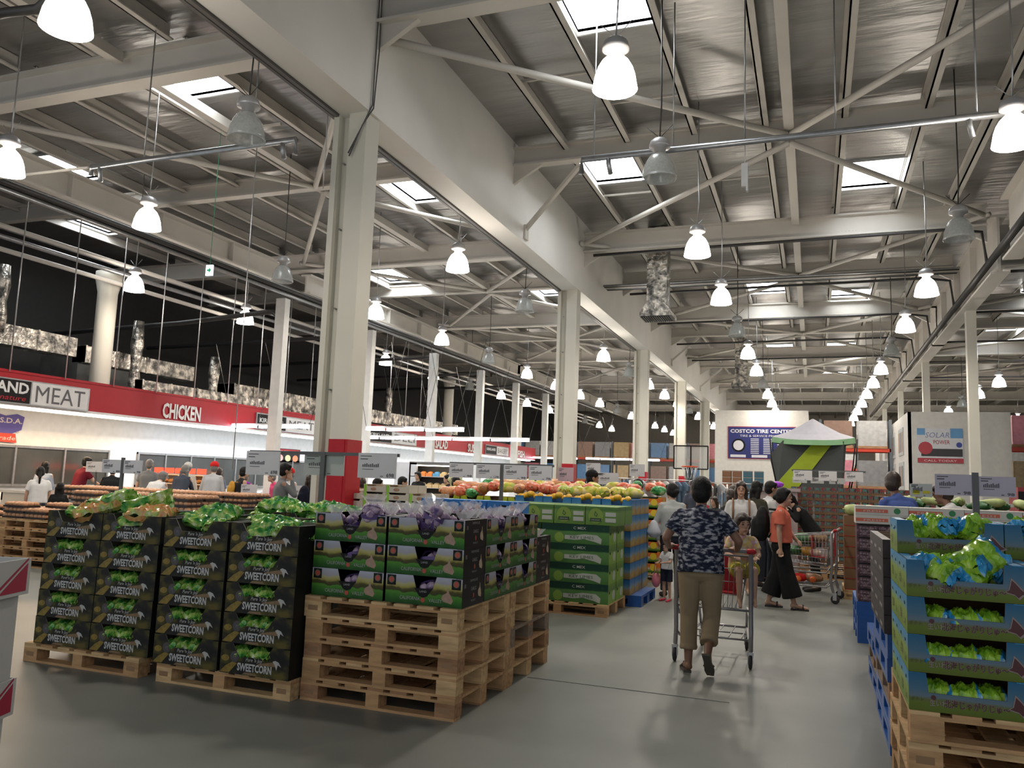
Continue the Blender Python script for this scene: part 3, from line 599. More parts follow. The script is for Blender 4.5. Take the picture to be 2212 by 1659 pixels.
def cornstack(x0, y0, nm, top=True, rows=2, layers=5, xs=.6):
    for c in range(2):
        for r in range(rows):
            for k in range(layers):
                if r and k < layers - 1: continue
                z = .1445 + k * .2135 + (0 if nm != 'far' else 0); cx, cy = x0 + .3 + c * xs, y0 + .25 + r * .495
                col = ('outer column' if c == 0 else 'aisle side column'); row = 'front' if r == 0 else 'rear'
                pos = 'top' if k == layers - 1 else '%s from the pallet' % OW[k]
                CB.put((cx + (k - 2) * (.006 if nm == 'outer' else .003), cy, z), 0, '%s %s sweetcorn carton, %s pallet, %s' % (pos, row, nm, col), 'dark sweetcorn cartons')
                n = 4 if k == layers - 1 else 3
                for j in range(n):
                    i = (c * 7 + r * 3 + k * 5 + j * 2) % 2
                    if k == layers - 1:
                        R = random.Random(c * 31 + r * 17 + j + len(nm)); p = CBAG[2 if (R.random() < .15) else i].put((cx - .155 + .10 * j, cy - .10 + R.uniform(0, .16), z + .095 + R.uniform(-.03, .05)), R.uniform(-.9, .9), 'heaped green corn bag, top %s carton, %s pallet, %s' % (row, nm, col), 'loose corn bags'); p.rotation_euler.x = R.uniform(-.3, .5); p.rotation_euler.y = R.uniform(-.5, .3)
                    else:
                        p = CBAG[i].put((cx - .155 + .14 * j, cy - .075, z + .088), PI / 2 + .2 * (j - 1), 'green corn bag in slot of carton %s, %s pallet, %s' % (pos, nm, col), 'boxed corn bags')
palstack(-6.02, 4.97, [1], 'under the outer sweetcorn stack', 'sweetcorn pallets'); palstack(-4.645, 4.97, [0], 'under the inner sweetcorn stack', 'sweetcorn pallets')
cornstack(-5.96, 5.0, 'outer'); cornstack(-4.655, 4.93, 'inner', xs=.62)
palstack(-5.2, 6.35, [1], 'under the rear sweetcorn stack', 'sweetcorn pallets', rot=True)
cornstack(-5.3, 6.5, 'rear', layers=5, rows=1)
for i, (x, y, z, s, rx, rz, k) in enumerate(((-5.52, 5.12, 1.22, 1.05, .2, .9, 2), (-5.42, 5.2, 1.27, 1.1, -.5, .5, 0), (-5.05, 5.2, 1.26, 1.15, -.9, 1.0, 0), (-4.95, 5.1, 1.2, 1, .1, .3, 2), (-4.5, 5.35, 1.22, 1, .3, .2, 0), (-3.78, 5.16, 1.17, .95, .1, .3, 1), (-4.95, 6.75, 1.23, 1.1, .2, .4, 0), (-4.65, 6.7, 1.21, 1.0, .1, 1.2, 1), (-4.40, 6.75, 1.22, 1.05, .2, .5, 0), (-4.15, 6.7, 1.20, 1, .2, .1, 1))):
    p = CBAG[k].put((x, y, z - .03), rz, ['orange and green corn bag leaning up over the outer stack', 'tall crumpled green corn bag standing above the outer stack', 'upright green corn bag with a pointed top, outer stack', 'cream and orange corn bag in the notch beside it', 'flat green corn bag on the inner stack', 'second flat green corn bag on the inner stack, nearer the garlic', 'fat green corn bag on the rear stack, behind the inner stack', 'second fat green bag on the rear stack', 'third fat green bag on the rear stack, behind the garlic', 'last green corn bag of the rear stack, behind the garlic'][i]); p.rotation_euler.x = rx; p.rotation_euler.y = -.35 if i < 3 else 0; p.scale = (s, s * 1.2, s * 1.3)
# garlic
GART = zmat('garlic valley print', [(0, (.012, .06, .012)), (.035, (.03, .13, .02)), (.074, (.075, .24, .03)), (.084, (.045, .05, .015)), (.104, (.08, .07, .02)), (.120, (.34, .31, .08)), (.142, (.44, .41, .19)), (.158, (.36, .36, .40)), (.195, (.44, .45, .54))], .030, 10)
GBLK = mat('black garlic carton side', (.007, .007, .008), .4, spec=.2)
CHP = mat('garlic bulb print', (.36, .24, .17), .5, var=.2, vs=30); REDP = mat('badge red print', (.42, .07, .045), .5)
def garlicbox():
    W_, D_, H_ = .585, .385, .195; m = tray(W_, D_, H_, (.36, .41, .62, .67, .105)); y = -D_ / 2 - .001; a = W_ / 2
    for cx in (-a + .045, a - .045):
        m.bx(cx - .034, cx + .034, y, y + .0004, H_ - .075, H_ - .006, 3); m.disc((cx, y - .0012, H_ - .038), .024, mi=6); m.disc((cx, y - .002, H_ - .038), .018, mi=4)
    m.poly([(-.07, y, .112), (.07, y, .112), (.03, y, .06), (.0, y, .05), (-.03, y, .06)], 3); m.disc((.0, y - .001, .035), .016, mi=4)
    m.text('LAND', (.0, y - .001, .085), .02, 7).text('CALIFORNIA', (-.10, y - .001, .030), .034, 7, wid=.155).text('VALLEY', (.095, y - .001, .026), .034, 7, wid=.10)
    gx = .185; P = [(-.045, 0), (-.03, -.02), (.0, -.025), (.03, -.032), (.042, -.01), (.028, .02), (.012, .04), (.006, .07), (-.002, .07), (-.008, .04), (-.038, .025)]
    m.poly([(gx + u, y, .055 + v) for u, v in P[::-1]][::-1], 5)
    for s, nn in ((1, '+x'), (-1, '-x')):
        xx = s * (a + .002); m.text('FARMHOUSE', (xx, 0, .165), .024, 7, nn, wid=.13).text('GARLIC', (xx, .0, .105), .034, 7, nn, wid=.09).text('III', (xx, -s * .15, .13), .04, 7, nn)
        m.disc((xx, 0, .07), .012, nn, 10, 4, .018); m.poly([(xx, s * (.11 + u * .7), .075 + v) for u, v in P], 8)
        m.text('PRODUCT', (xx, .0, .03), .018, 7, nn)
    return tag(m.build('garlic_carton', [GART, GBLK, mat('black inside', (.012, .011, .011), .7), BLACK, REDP, CHP, mat('badge green', (.10, .11, .07), .5), mat('soft white print', (.34, .34, .33), .5), mat('pale bulb print', (.55, .42, .28), .5)]), '', 'carton')
GB = Proto(garlicbox)
palstack(-3.425, 5.06, [2, 1, 2, 1, 0], 'near garlic stack', 'garlic pallets'); palstack(-3.43, 6.07, [1, 2, 3, 1, 4], 'rear garlic stack', 'garlic pallets')
Z0 = .1445 * 5
gspots = []
for k in range(3):
    gspots += [(-3.12, 5.295, k, 0, 'near garlic stack front, beside the sweetcorn'), (-2.515, 5.295, k, 0, 'near garlic stack front, at the aisle corner'), (-2.415, 5.79, k, PI / 2, 'near garlic stack, facing the aisle')]
    gspots += [(-2.415, 6.365, k, PI / 2, 'rear garlic stack, facing the aisle')]
    if k < 2: gspots += [(-2.52, 6.86, k, 0, 'rear garlic stack, black end to the aisle'), (-3.12, 6.86, k, 0, 'rear garlic stack, back inner corner')]
    if k == 2: gspots += [(-2.82, 5.79, k, PI / 2, 'near garlic stack, middle'), (-3.22, 5.79, k, PI / 2, 'near garlic stack, inner side'), (-2.82, 6.365, k, PI / 2, 'rear garlic stack, middle'), (-3.22, 6.365, k, PI / 2, 'rear garlic stack, inner side')]
for x, y, k, r, nm in gspots:
    z = Z0 + k * .196; lv = ['bottom', 'middle', 'top'][k] if 'end' not in nm else ['lower', 'upper'][k]
    GB.put((x, y, z), r, '%s garlic carton, %s' % (lv, nm), 'garlic cartons'); R = random.Random(int(x * 100 + y * 10 + k))
    if k == 2 or (k == 1 and y > 6.6):
        for j in range(4 if r else 4):
            u, v = (-.2 + .135 * j, R.uniform(-.12, .03)); 
            if r: u, v = -v, u
            GBAG[j % 3].put((x + u, y + v, z + .055 + R.uniform(-.02, .03)), R.uniform(0, 6), 'filmed purple garlic net, %s carton, %s' % (lv, nm), 'garlic nets')
    else:
        u, v = (.03, -.11) if not r else (.11, .03); GFLAT.put((x + u, y + v, z + .02), R.uniform(0, 6), 'purple garlic net in slot, %s carton, %s' % (lv, nm), 'boxed garlic nets')
GBAG[0].put((-2.96, 5.14, Z0 + .52), .4, 'garlic net hanging in the notch beside the sweetcorn'); b = GBAG[1].put((-2.47, 5.13, Z0 + .50), 2, 'fat garlic net bulging through the notch at the aisle corner'); b.scale = (1.25, 1.1, 1.2)
# limes
LIMEG = zmat('lime carton print', [(0, (.055, .16, .04)), (.06, (.085, .21, .06)), (.14, (.10, .24, .07)), (.158, (.012, .055, .032)), (.232, (.010, .045, .03))], .008, 9)
LIMES = zmat('lime carton side', [(0, (.20, .36, .06)), (.12, (.24, .40, .08)), (.16, (.10, .2, .05)), (.232, (.16, .30, .05))], .02, 12)
def limebox():
    W_, D_, H_ = .86, .40, .2325; m = MB().bx(-W_ / 2, W_ / 2, -D_ / 2, D_ / 2, 0, H_, 0); y = -D_ / 2 - .001; a = W_ / 2
    for s in (1, -1): xo = s * (a + .001); m.add([(xo, -D_ / 2, 0), (xo, D_ / 2, 0), (xo, D_ / 2, H_), (xo, -D_ / 2, H_)], [(0, 1, 2, 3) if s > 0 else (3, 2, 1, 0)], 1)
    m.disc((-.2, y, .07), .062, mi=2); m.disc((-.2, y - .001, .07), .05, mi=1)
    m.poly([(-.13, y - .001, .05), (0, y - .001, .045), (.12, y - .001, .06), (.25, y - .001, .035), (.33, y - .001, .01), (.34, y - .001, .07), (.28, y - .001, .115), (.12, y - .001, .12), (0, y - .001, .10), (-.13, y - .001, .10)], 3)
    m.text('KEY LIMES', (.09, y - .002, .06), .05, 4, wid=.3).text('C MEX', (.06, y - .002, .175), .045, 3, wid=.16, bold=.01).text('U', (.36, y - .002, .175), .04, 4)
    for s, nn in ((1, '+x'), (-1, '-x')): xo = s * (a + .002); m.disc((xo, s * .08, .09), .07, nn, 12, 3, .06).bx(xo, xo + .0005, -.16, -.11, .12, .15, 5)
    return tag(m.build('lime_carton', [LIMEG, LIMES, mat('lime slice print', (.22, .34, .07), .5), mat('lime white print', (.44, .47, .42), .5), mat('lime dark print', (.03, .09, .04), .5), BLACK]), '', 'carton')
LB = Proto(limebox); palstack(-3.52, 9.66, [1], 'under the green lime cartons', 'lime pallets')
for k in range(4):
    LB.put((-2.75, 9.9, .145 + k * .2335), 0, 'green lime carton front side by the aisle, %s' % ('top' if k == 3 else OW[k] + ' from the pallet'), 'lime cartons')
    LB.put((-3.63, 9.9, .145 + k * .2335), 0, 'green lime carton front side behind the garlic, %s' % ('top' if k == 3 else OW[k] + ' from the pallet'), 'lime cartons')
    LB.put((-2.75, 10.32, .145 + k * .2335), 0, 'green lime carton in the second row, %s' % ('top' if k == 3 else OW[k] + ' from the pallet'), 'lime cartons')
LTOP = zmat('light green carton print', [(0, (.12, .24, .05)), (.16, (.15, .28, .07)), (.19, (.06, .16, .05)), (.225, (.12, .24, .06))], .006, 9)
def limetop():
    W_, D_, H_ = .395, .42, .225; m = MB().bx(-W_ / 2, W_ / 2, -D_ / 2, D_ / 2, 0, H_, 0); y = -D_ / 2 - .001
    m.disc((-.07, y, .11), .10, mi=1, n=20).disc((-.07, y - .001, .11), .094, mi=2, n=20)
    m.poly([(-.08, y - .002, .17), (-.045, y - .002, .13), (-.06, y - .002, .10), (-.09, y - .002, .12)], 3).poly([(-.076, y - .003, .155), (-.055, y - .003, .13), (-.065, y - .003, .11), (-.08, y - .003, .125)], 2)
    m.bx(-.14, -.0, y - .003, y - .002, .045, .085, 3).text('ORGANIC', (-.07, y - .005, .055), .025, 4, wid=.11)
    for z in (.04, .11): m.bx(.05, .18, y - .002, y - .001, z, z + .05, 4)
    return tag(m.build('lime_tray_carton', [LTOP, mat('ring green', (.10, .2, .03)), mat('leafy green print', (.20, .32, .05), .5), mat('leaf dark', (.015, .05, .02)), MATS['lime white print']]), '', 'carton')
LT = Proto(limetop)
for j, x in enumerate((-2.425, -2.83, -3.235, -3.64)): LT.put((x, 9.92, 1.082), 0, 'light green carton with a round leaf badge, %s from the aisle' % OW[j], 'round badge cartons')
for j, x in enumerate((-2.425, -2.83, -3.235, -3.64)): LT.put((x, 10.36, 1.082), 0, 'light green carton behind the badge row, %s from the aisle' % OW[j], 'round badge cartons')
gb = crumple(.18, .12, .06, 77, .3).build('green_bag', mat('green net bag', (.03, .30, .12), .3, alpha=.8)); tag(gb, 'small green plastic bag on the black garlic carton end', 'bag'); gb.location = (-2.75, 7.0, 1.11)
# mango cartons on the blue pallet
BLU = zmat('mango carton print', [(0, (.30, .19, .06)), (.07, (.36, .27, .13)), (.10, (.22, .32, .42)), (.15, (.05, .20, .42)), (.21, (.02, .13, .36))], .03, 9)
MANG = mat('yellow mango', (.72, .40, .03), .4, var=.2, vs=8)
def mangobox():
    W_, D_, H_ = .40, .30, .205; m = tray(W_, D_, H_, (.3, .33, .7, .72, .13), mi=(0, 0, 1)); m.prism([(-.1, .01), (.0, .01), (-.03, .1), (-.08, .08)], -D_ / 2 - .001, -D_ / 2 - .0005, mi=2)
    for s in (1, -1): m.poly([(s * (W_ / 2 + .002), -.08, .02), (s * (W_ / 2 + .002), .06, .02), (s * (W_ / 2 + .002), .10, .13), (s * (W_ / 2 + .002), -.02, .09)], 2)
    return tag(m.build('mango_carton', [BLU, mat('blue inside', (.03, .10, .25), .7), mat('mango print', (.42, .26, .05), .5)]), '', 'carton')
MG = Proto(mangobox)
Mg = [Proto(lambda: tag(MB().ell((0, 0, .04), (.065, .045, .042), 12, 8).build('mango', MANG), '', 'mango'))]
palstack(-3.32, 10.72, ['b'], 'under the blue mango cartons', 'mango pallets')
for k in range(6):
    for j in range(4):
        MG.put((-2.465, 10.82 + .31 * j, .145 + k * .207), PI / 2 if False else 0, 'blue mango carton along the aisle, %s layer, %s from the limes' % (OW[k], OW[j]), 'mango cartons')
for j in range(1, 4): 
    MG.put((-2.465 - .41 * j, 10.6 + .2, .145 + 5 * .207), 0, 'blue mango carton in the top front row, %s from the aisle' % OW[j], 'mango cartons')
for j in range(4):
    for q in range(5):
        Mg[0].put((-2.60 - .41 * j + .07 * q, 10.72 + .04 * (q % 2), 1.33 + .02 * (q % 3)), .5 * q, 'yellow mango in the top front row carton %s from the aisle' % OW[j], 'mangoes')
# orange juice fruit cartons
ORG = zmat('orange carton print', [(0, (.02, .05, .015)), (.03, (.10, .24, .02)), (.06, (.45, .38, .25)), (.10, (.62, .14, .03)), (.15, (.62, .16, .03)), (.20, (.5, .42, .04))], .02, 8)
def orangebox():
    m = tray(.58, .4, .175, (.1, .12, .88, .9, .15), mi=(0, 3, 1)); m.disc((-.12, -.203, .10), .06, mi=2).disc((.16, -.203, .09), .055, mi=4).bx(-.2, .1, -.2025, -.202, .06, .085, 5)
    for s, nn in ((1, '+x'), (-1, '-x')): m.disc((s * .292, 0, .1), .06, nn, 14, 4)
    return tag(m.build('citrus_carton', [ORG, mat('dark green inside', (.03, .05, .02), .7), mat('leaf yellow', (.5, .45, .03)), ORG, mat('citrus orange', (.65, .5, .03)), LIGHTP]), '', 'carton')
OB = Proto(orangebox); palstack(-3.55, 13.55, [1], 'under the orange citrus cartons', 'citrus pallets')
for k in range(7):
    for j in range(2): OB.put((-2.66 - .59 * j, 13.8, .145 + k * .178), 0, 'orange and yellow citrus carton, %s layer, %s from the aisle' % (OW[k], OW[j]), 'citrus cartons')
# ------------------------------------------------------------------ snack stack at the right edge
SNK = zmat('snack carton print', [(0, (.10, .14, .02)), (.035, (.12, .17, .025)), (.055, (.13, .15, .05)), (.068, (.13, .18, .22)), (.10, (.07, .16, .24)), (.175, (.018, .115, .23))], .006, 7)
SNS = zmat('snack carton side', [(0, (.16, .26, .03)), (.10, (.25, .36, .07)), (.13, (.10, .30, .45)), (.175, (.06, .28, .55))], .03, 12)
MRN = mat('maroon lettering', (.075, .018, .022), .5); PINKE = mat('lettering halo', (.26, .20, .19), .5)
def snackbox():
    W_, D_, H_ = .50, .425, .175; m = tray(W_, D_, H_, (.15, .17, .82, .83, .085)); y = -D_ / 2 - .001; a = W_ / 2
    for dx, dz, mi, yy, bo in ((0, 0, 4, y - .001, .05), (.0, .0, 3, y - .002, .015)):
        m.text('北海じゃがりじゅ〜', (.035, yy, .030), .040, mi, wid=.27, bold=bo)
    m.text('生いわ', (-.125, y - .002, .030), .032, 4, wid=.075, bold=.02).disc((-.145, y - .0015, .066), .011, mi=3)
    K = [(-.035, -.01), (-.02, .0), (-.01, .045), (.005, .03), (.03, .0), (.05, -.012), (.03, -.02), (.015, -.035), (.0, -.02), (-.02, -.015)]
    m.poly([(.205 + u * 1.25, y - .001, .062 + v * 1.25) for u, v in K[::-1]], 4).poly([(.205 + u, y - .002, .062 + v) for u, v in K[::-1]], 3)
    m.text('ポテト', (-.215, y - .001, .045), .02, 5)
    for s, nn in ((1, '+x'), (-1, '-x')):
        xo = s * (a + .002); m.text('北海', (xo, .08, .04), .06, 3, nn).text('じゅ', (xo, -.1, .03), .05, 3, nn).bx(xo - .0004, xo, -.12, -.09, .125, .14, 6).bx(xo - .0004, xo, .09, .12, .125, .14, 6)
    return tag(m.build('snack_carton', [SNK, SNS, mat('brown carton inside', (.16, .10, .05), .7), MRN, PINKE, mat('dark green print', (.04, .07, .01), .5), BLACK]), '', 'carton')
SB = Proto(snackbox); ZS = palstack(.42, 4.43, [2, 1, 1, 1], 'under the snack cartons', 'snack pallets')
for c, x in enumerate((.672, 1.177)):
    for r, y in enumerate((4.645, 5.075)):
        for k in range(5 if r else 4):
            if r and k < 4 and c: continue
            lay = OW[k] + ' layer'; nm = '%s row, %s' % ('rear' if r else 'front', 'column at the frame edge' if c else 'column beside the aisle')
            z = ZS + k * .1765; SB.put((x, y, z), 0, 'blue and green snack carton, %s, %s' % (lay, nm), 'snack cartons')
            top = k == (4 if r else 3)
            if r and not top: continue
            R = random.Random(c * 9 + r * 5 + k)
            for j in range(5 if top else 3):
                b = SBAG[j % 3].put((x - .14 + (.07 if top else .115) * j + (0 if top else .02), y - .1 + R.uniform(-.03, .02 if not top else .14), z + (.075 if top else .015) + R.uniform(0, .03) * top), R.uniform(-.35, .35) if not top else R.uniform(0, 3), 'lime green snack bag in the %s carton, %s' % (lay, nm), 'snack bags')
                if top: b.rotation_euler.x = R.uniform(-.8, .8); b.rotation_euler.y = R.uniform(-.6, .6)
                else: b.scale = (.56, .85, 1.2)
b = SBAG[1].put((.74, 4.60, 1.25), 1.2, 'tall lime snack bag poking up from the front carton'); b.rotation_euler = (.9, -.5, .6); b.scale = (1.1, 1, 1)
# stacks behind the snack cartons
DKM = mat('dark glossy carton', (.03, .025, .028), .5, var=.4, vs=20); PURP = mat('maroon carton print', (.075, .028, .038), .4, ramp=((.35, (.035, .012, .018)), (.55, (.10, .04, .055)), (.66, (.22, .14, .16))), vs=28)
def darkbox():
    m = tray(.5, .4, .115, (.2, .22, .78, .8, .08), mi=(0, 0, 1)); 
    for s, nn in ((1, '+x'), (-1, '-x')): m.bx(s * .252 - .001, s * .252, -.1, .1, .03, .05, 2)
    return tag(m.build('black_crate', [DKM, mat('kraft in', (.2, .13, .08)), mat('crate pale print', (.25, .24, .24), .4)]), '', 'carton')
DB = Proto(darkbox); palstack(.43, 5.68, ['b', 'b', 3, 'b', 'b'], 'under the black crates', 'mixed pallets', rot=True)
palstack(.45, 6.95, ['b', 3, 'b'], 'second dark stack behind the snacks', 'mixed pallets second', rot=True)
for k in range(5):
    for j in range(3): DB.put((.66, 5.9 + .41 * j, .7225 + .117 * k), PI / 2 if False else 0, 'black crate beside the aisle, %s layer, %s from the snack cartons' % (OW[k], OW[j]), 'black crates')
def purpbox():
    m = MB().bx(-.25, .25, -.2, .2, 0, .135, 0).bx(-.235, .235, -.2005, -.2, .118, .133, 1)
    for k in range(3): m.text(['FRESH GRAPES', 'SEEDLESS RED', 'PRODUCE OF USA'][k], (-.02, -.202, .085 - .033 * k), .026, 2, wid=.40)
    m.disc((.2, -.2015, .07), .012, mi=3); return tag(m.build('grape_carton', [PURP, BLACK, mat('pale pink print', (.34, .27, .28), .5), mat('magenta dot', (.5, .03, .12))]), '', 'carton')
PB = Proto(purpbox); palstack(.43, 9.62, ['b', 'b', 'b'], 'under the maroon cartons', 'blue pallets')
for k in range(6): 
    for j in range(2): PB.put((.69 + .505 * j, 9.84, .4345 + .137 * k), 0, 'maroon printed carton, %s layer, %s from the aisle' % (OW[k], OW[j]), 'maroon cartons')
def vegbox():
    m = MB().bx(-.26, .26, -.2, .2, 0, .095, 0).bx(-.26, .06, -.2015, -.2, .025, .06, 1).disc((.15, -.202, .048), .032, mi=2).text('FRESH', (-.08, -.203, .03), .03, 0, wid=.2)
    return tag(m.build('white_carton', [mat('cream white carton', (.60, .58, .52), .5), mat('coral print', (.62, .13, .07), .5), mat('mid green print', (.03, .22, .08), .5)]), '', 'carton')
VB = Proto(vegbox)
for k in range(2):
    for j in range(4): VB.put((.69 + .525 * j, 9.84, 1.262 + .097 * k), 0, 'white carton with coral stripe, %s layer, %s from the aisle' % (['lower', 'upper'][k], OW[j]), 'white and coral cartons')
palstack(1.65, 9.62, [1, 1, 1], 'behind the snack stack, second bay', 'second bay pallets')
BRN = mat('tan carton', (.19, .11, .06), .7, var=.1)
def redseam():
    m = MB().bx(-.3, .3, -.2, .2, 0, .155, 0).bx(-.302, .302, -.202, .202, 0, .016, 1).bx(.10, .125, -.203, -.2, .07, .10, 2)
    return tag(m.build('brown_carton', [BRN, mat('seam red', (.28, .03, .015)), BLACK]), '', 'carton')
RB = Proto(redseam); palstack(.42, 13.3, [0], 'under the brown red seamed cartons', 'red seam pallets')
for k in range(7): 
    for j in range(2): RB.put((.73 + .61 * j, 13.52, .145 + .157 * k), 0, 'brown carton with red seam, %s layer, %s from the aisle' % (OW[k], OW[j]), 'brown red seamed cartons')
CAB = mat('pale cabbage', (.42, .50, .20), .5, var=.3, vs=10); LEAFD = mat('dark leafy green', (.03, .12, .035), .5, var=.4, vs=20)
CABP = Proto(lambda: tag(crumple(.22, .2, .17, 55, .25, 14, 9).build('cabbage', CAB), '', 'cabbage'))
for j in range(3): CABP.put((.55 + .22 * j, 13.45, 1.24), j, 'pale cabbage on the brown cartons, %s from the aisle' % OW[j], 'cabbages')
VEG = [Proto(lambda m=m, s=s: tag(crumple(.30, .14, .11, s, .4, 12, 8).build('leafy_bunch', m), '', 'vegetable')) for m, s in ((LEAFD, 61), (CAB, 62))]
for j in range(14): VEG[j % 2].put((1.0 + .16 * j, 11.72 + .2 * (j % 3), 1.42 + .04 * (j % 2)), j * .9, '%s leafy bunch piled behind the white cartons, %s from the aisle' % (['dark', 'pale'][j % 2], OW[j]), 'leafy bunches')
palstack(.9, 11.35, [1, 1, 1, 1], 'under the leafy greens', 'greens pallets'); palstack(2.15, 11.35, [1, 1, 1, 1], 'under the far leafy greens', 'greens pallets')
GCR = Proto(lambda: tag(tray(.58, .42, .28, (.1, .12, .88, .9, .24), mi=(0, 0, 1)).build('greens_carton', [BRN, KRAFT]), '', 'carton'))
for j in range(4):
    for k in range(3): GCR.put((1.2 + .61 * j, 11.8, .579 + .281 * k), 0, 'brown carton of greens, %s layer, %s from the aisle' % (OW[k], OW[j]), 'greens cartons')
# ------------------------------------------------------------------ near white cartons at the left edge
WC = mat('white corrugated card', (.50, .50, .49), .6, var=.05)
def whitebox():
    t = empty('white_display_carton'); t['category'] = 'carton'; MB().bx(-.56, -.02, .02, .36, 0, .36).build('body', WC, t)
    MB().bx(-.58, 0, -.008, 0, .355, .505).bx(-.008, 0, -.004, .38, .355, .505).bx(-.58, 0, .372, .38, .355, .505).bx(-.56, -.01, .0, .37, .355, .362).build('rim', WC, t)
    MB().prism([(-.20, .37), (-.022, .37), (-.022, .485)], -.0095, -.0085).prism([(-.245, .37), (-.222, .37), (-.02, .498), (-.02, .508)], -.0095, -.0085).build('printed_triangle', [mat('raspberry print', (.36, .012, .05), .5)], t)
    MB().bx(-.57, -.02, .385, .391, .42, .525).build('back_flap', WC, t)
    return t
wb = Proto(whitebox)
for k in range(2): wb.put((-3.17 - .015 * (1 - k), 2.60, .185 + .50 * k), 1.9, 'white display carton with raspberry triangle, %s at the frame edge' % ['lower', 'upper'][k], 'white display cartons')
b = WP[2].put((-3.42, 2.27, .0), 1.9, 'wooden pallet under the white display cartons'); b.scale = (.6, .5, 1)
# ------------------------------------------------------------------ people
SKINS = [mat('light skin', (.50, .30, .21), .5, var=.05), mat('tan skin', (.36, .20, .135), .5, var=.05), mat('deep tan skin', (.24, .125, .08), .5, var=.05)]
HAIRB = mat('black hair', (.006, .006, .006), .55, spec=.25, bump=.5, bs=60); HAIRG = mat('grey hair', (.16, .155, .15), .6, bump=.5, bs=60); HAIRR = mat('dark brown hair', (.030, .017, .012), .45, bump=.5, bs=60)
EYEM = mat('dark eye', (.012, .010, .010), .3); LIPM = mat('lip', (.30, .09, .08), .5)
def frus(c, p, q, r0, r1, n=16):
    p = Vector(p); q = Vector(q); d = q - p; M = Matrix.Translation(p) @ d.to_track_quat('Z', 'Y').to_matrix().to_4x4(); return c.lathe([(r0, 0), ((r0 + r1) / 2, d.length / 2), (r1, d.length)], (0, 0, 0), n, 0, M)
def cloth(n, c, **k): return mat('cloth ' + n, c, .85, var=.10, vs=7, bump=.25, bs=14, bdist=.01, **k)
def v3(*a): return Vector(a)
